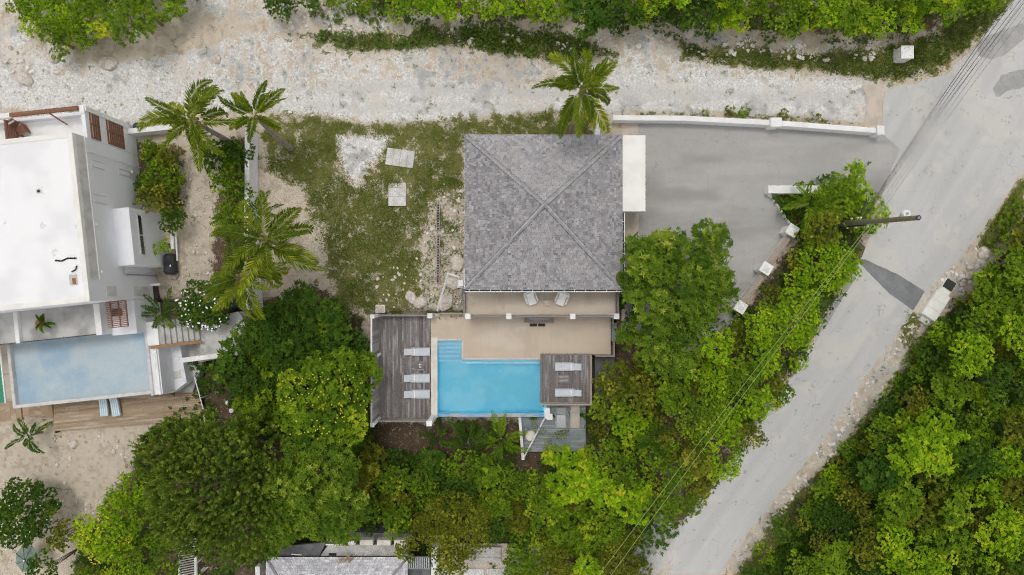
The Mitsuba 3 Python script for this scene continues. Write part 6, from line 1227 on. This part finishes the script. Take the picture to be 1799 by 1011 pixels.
# belt between the forecourt and the street
zb_ = lambda px, py: float(zg(*P(px, py, 0))) + 3.4
belt([(1440, 330), (1520, 300), (1528, 350), (1520, 410), (1490, 455), (1450, 520), (1400, 610), (1345, 690), (1290, 790), (1250, 840), (1170, 910), (1100, 980), (1060, 1040), (890, 1030), (900, 900), (930, 850), (1030, 820), (1060, 720), (1090, 650), (1200, 650), (1300, 590), (1340, 520), (1400, 440)], 28, 54, ['mid', 'lime', 'mid', 'lime', 'olive', 'mid'], ['round', 'broad', 'round', 'fine'], zb_, 103, sep=.70, group='trees between the forecourt and the street', tries=5000)
belt([(1440, 330), (1525, 300), (1535, 390), (1480, 470), (1415, 620), (1360, 705), (1300, 800), (1265, 855), (1190, 905), (1110, 980), (1060, 1040), (900, 1030), (900, 900), (940, 830), (1030, 820), (1056, 740), (1064, 660), (1100, 640), (1200, 640), (1300, 570), (1340, 520), (1400, 430)], 15, 28, ['dark', 'mid', 'olive', 'lime'], ['fine', 'round'], lambda a, b: zb_(a, b) - 1.4, 104, sep=.60, group='trees between the forecourt and the street', tries=2500)
# dark trees left of the west deck and the belt below the decks
zl = lambda px, py: float(zg(*P(px, py, 0))) + 3.6
belt([(425, 560), (520, 520), (600, 555), (628, 600), (630, 660), (560, 650), (480, 690), (420, 740), (380, 720), (400, 640)], 26, 46, ['dark', 'dark', 'dark', 'mid'], ['rosette', 'rosette', 'broad'], zl, 105, sep=.70, group='dark trees left of the west deck', tries=2500)
belt([(430, 590), (610, 560), (632, 640), (640, 780), (600, 800), (450, 770), (370, 700)], 15, 27, ['dark', 'dark', 'mid'], ['rosette', 'round'], lambda a, b: zl(a, b) - 1.4, 106, sep=.58, group='dark trees left of the west deck', tries=1800)
belt([(640, 800), (760, 815), (880, 820), (905, 860), (900, 930), (740, 940), (640, 930), (610, 860)], 26, 52, ['mid', 'mid', 'dark', 'olive'], ['fine', 'round', 'broad'], zl, 107, sep=.68, group='trees below the pool', tries=3000)
belt([(620, 790), (780, 800), (900, 825), (900, 930), (740, 935), (620, 930)], 15, 27, ['dark', 'dark', 'mid', 'olive'], ['round', 'fine'], lambda a, b: zl(a, b) - 1.8, 108, sep=.56, group='trees below the pool', tries=1800)
tree(800, 935, 62, .8, 'fine', 'olive', 'golden olive tree bulging over the beige courtyard wall', density=1.1)
tree(790, 985, 30, .2, 'fine', 'olive', 'golden olive crown between the ribbed shade and the grey platform')
tree(715, 972, 22, .2, 'fine', 'olive', 'small golden bush over the right end of the condensers')
# bottom-left trees
belt([(150, 920), (260, 850), (300, 880), (300, 1020), (140, 1040)], 24, 48, ['lime', 'mid', 'mid'], ['round', 'fine'], zl, 109, sep=.66, group='trees at the bottom left', tries=1500)
belt([(262, 790), (310, 760), (330, 800), (280, 880), (250, 850)], 18, 34, ['mid', 'dark'], ['round'], lambda a, b: zl(a, b) - 1.2, 110, sep=.66, group='trees at the bottom left', tries=900)
# hedge along the top
zt = lambda px, py: 3.6
belt([(25, -30), (345, -30), (310, 10), (245, 45), (180, 58), (110, 75), (60, 50), (30, 30)], 24, 48, ['mid', 'lime', 'mid', 'mid'], ['round', 'fine'], lambda a, b: 2.3, 111, sep=.54, group='shrubs in the top left corner', tries=2500, name='hedge_shrub')
belt([(470, -30), (600, -30), (700, -20), (640, 8), (560, 16), (480, 12)], 16, 34, ['dark', 'mid'], ['fine', 'round'], lambda a, b: 1.6, 112, sep=.8, group='low shrubs at the top', tries=800, name='hedge_shrub', catg='shrub')
belt([(840, -40), (1290, -40), (1780, -40), (1700, 20), (1640, 40), (1590, 55), (1480, 28), (1380, 18), (1240, 22), (1050, 18), (870, 16), (700, 2)], 26, 56, ['lime', 'mid', 'mid', 'lime', 'dark'], ['round', 'broad', 'fine'], zt, 113, sep=.66, group='trees along the top edge', tries=4000, name='hedge_tree')
belt([(700, -40), (1690, -40), (1700, 0), (1560, 40), (1400, 40), (1250, 40), (1000, 30), (860, 22), (620, 12)], 14, 26, ['dark', 'mid', 'lime'], ['fine', 'round'], lambda a, b: 1.8, 114, sep=.6, group='trees along the top edge', tries=2000, name='hedge_tree')
# ground cover under the trees and on the verges
def cover_leaves(polys, n, L, seed, pal, lab, name='undergrowth', zoff=.15, keep=None):
    g = np.random.default_rng(seed); q = scatter(polys, n, keep or clump(.7, .35, seed), seed); m = 5; k = len(q)
    o = np.repeat(np.column_stack([q, zg(q[:, 0], q[:, 1]) + g.uniform(.03, zoff, k)]), m, 0); ph = np.tile(np.arange(m) * 1.2566, k) + np.repeat(g.uniform(0, 6, k), m); e = g.normal(.5, .25, k * m)
    ax = np.column_stack([np.cos(e) * np.cos(ph), np.cos(e) * np.sin(ph), np.sin(e)]); LL = L * g.uniform(.6, 1.3, k * m); v, f = leafset(o, ax, np.tile([0, 0, 1.], (k * m, 1)), LL, LL * .5, .1)
    uv = np.repeat(np.column_stack([np.clip(np.repeat(g.normal(.4, .2, k), m), 0, 1), g.uniform(.2, .8, k * m)]), 4, 0); struct(name, (v, f), LEAF[pal], lab, uv=uv, kind='stuff')
cover_leaves([LITTER[1]], 24, .24, 201, 'dark', 'dark undergrowth on the floor of the right hand wood', zoff=1.3, keep=lambda q: np.ones(len(q)))
cover_leaves([LITTER[0]], 18, .22, 202, 'dark', 'dark undergrowth under the trees around the pool and forecourt', zoff=.8, keep=lambda q: np.where((q[:, 0] > -10.8) & (q[:, 0] < 8.2) & (q[:, 1] > np.where(q[:, 0] < -4.5, -13.2, -9.9)) & (q[:, 1] < -1.8), 0, clump(.7, .4, 2)(q)))
cover_leaves([[(470, -30), (640, -10), (900, 40), (1240, 60), (1500, 60), (1620, 40), (1600, 75), (1480, 80), (1240, 75), (1000, 60), (830, 60), (640, 55), (540, 30)], GRASS_A], 40, .14, 203, 'weed', 'leafy green weeds on the bank under the top hedge', zoff=.35, keep=clump(.9, .44, 3))
cover_leaves([[(1620, 560), (1580, 640), (1500, 750), (1400, 900), (1310, 1030), (1380, 1040), (1470, 890), (1580, 720), (1660, 590)], [(1799, 312), (1720, 420), (1740, 445), (1799, 390)]], 40, .15, 204, 'mid', 'low scrub along the street side edge of the right hand wood', zoff=.6)
cover_leaves([[(1362, 345), (1420, 338), (1440, 400), (1392, 396)]], 60, .16, 205, 'mid', 'ground cover in the triangular planted bed', zoff=.25)
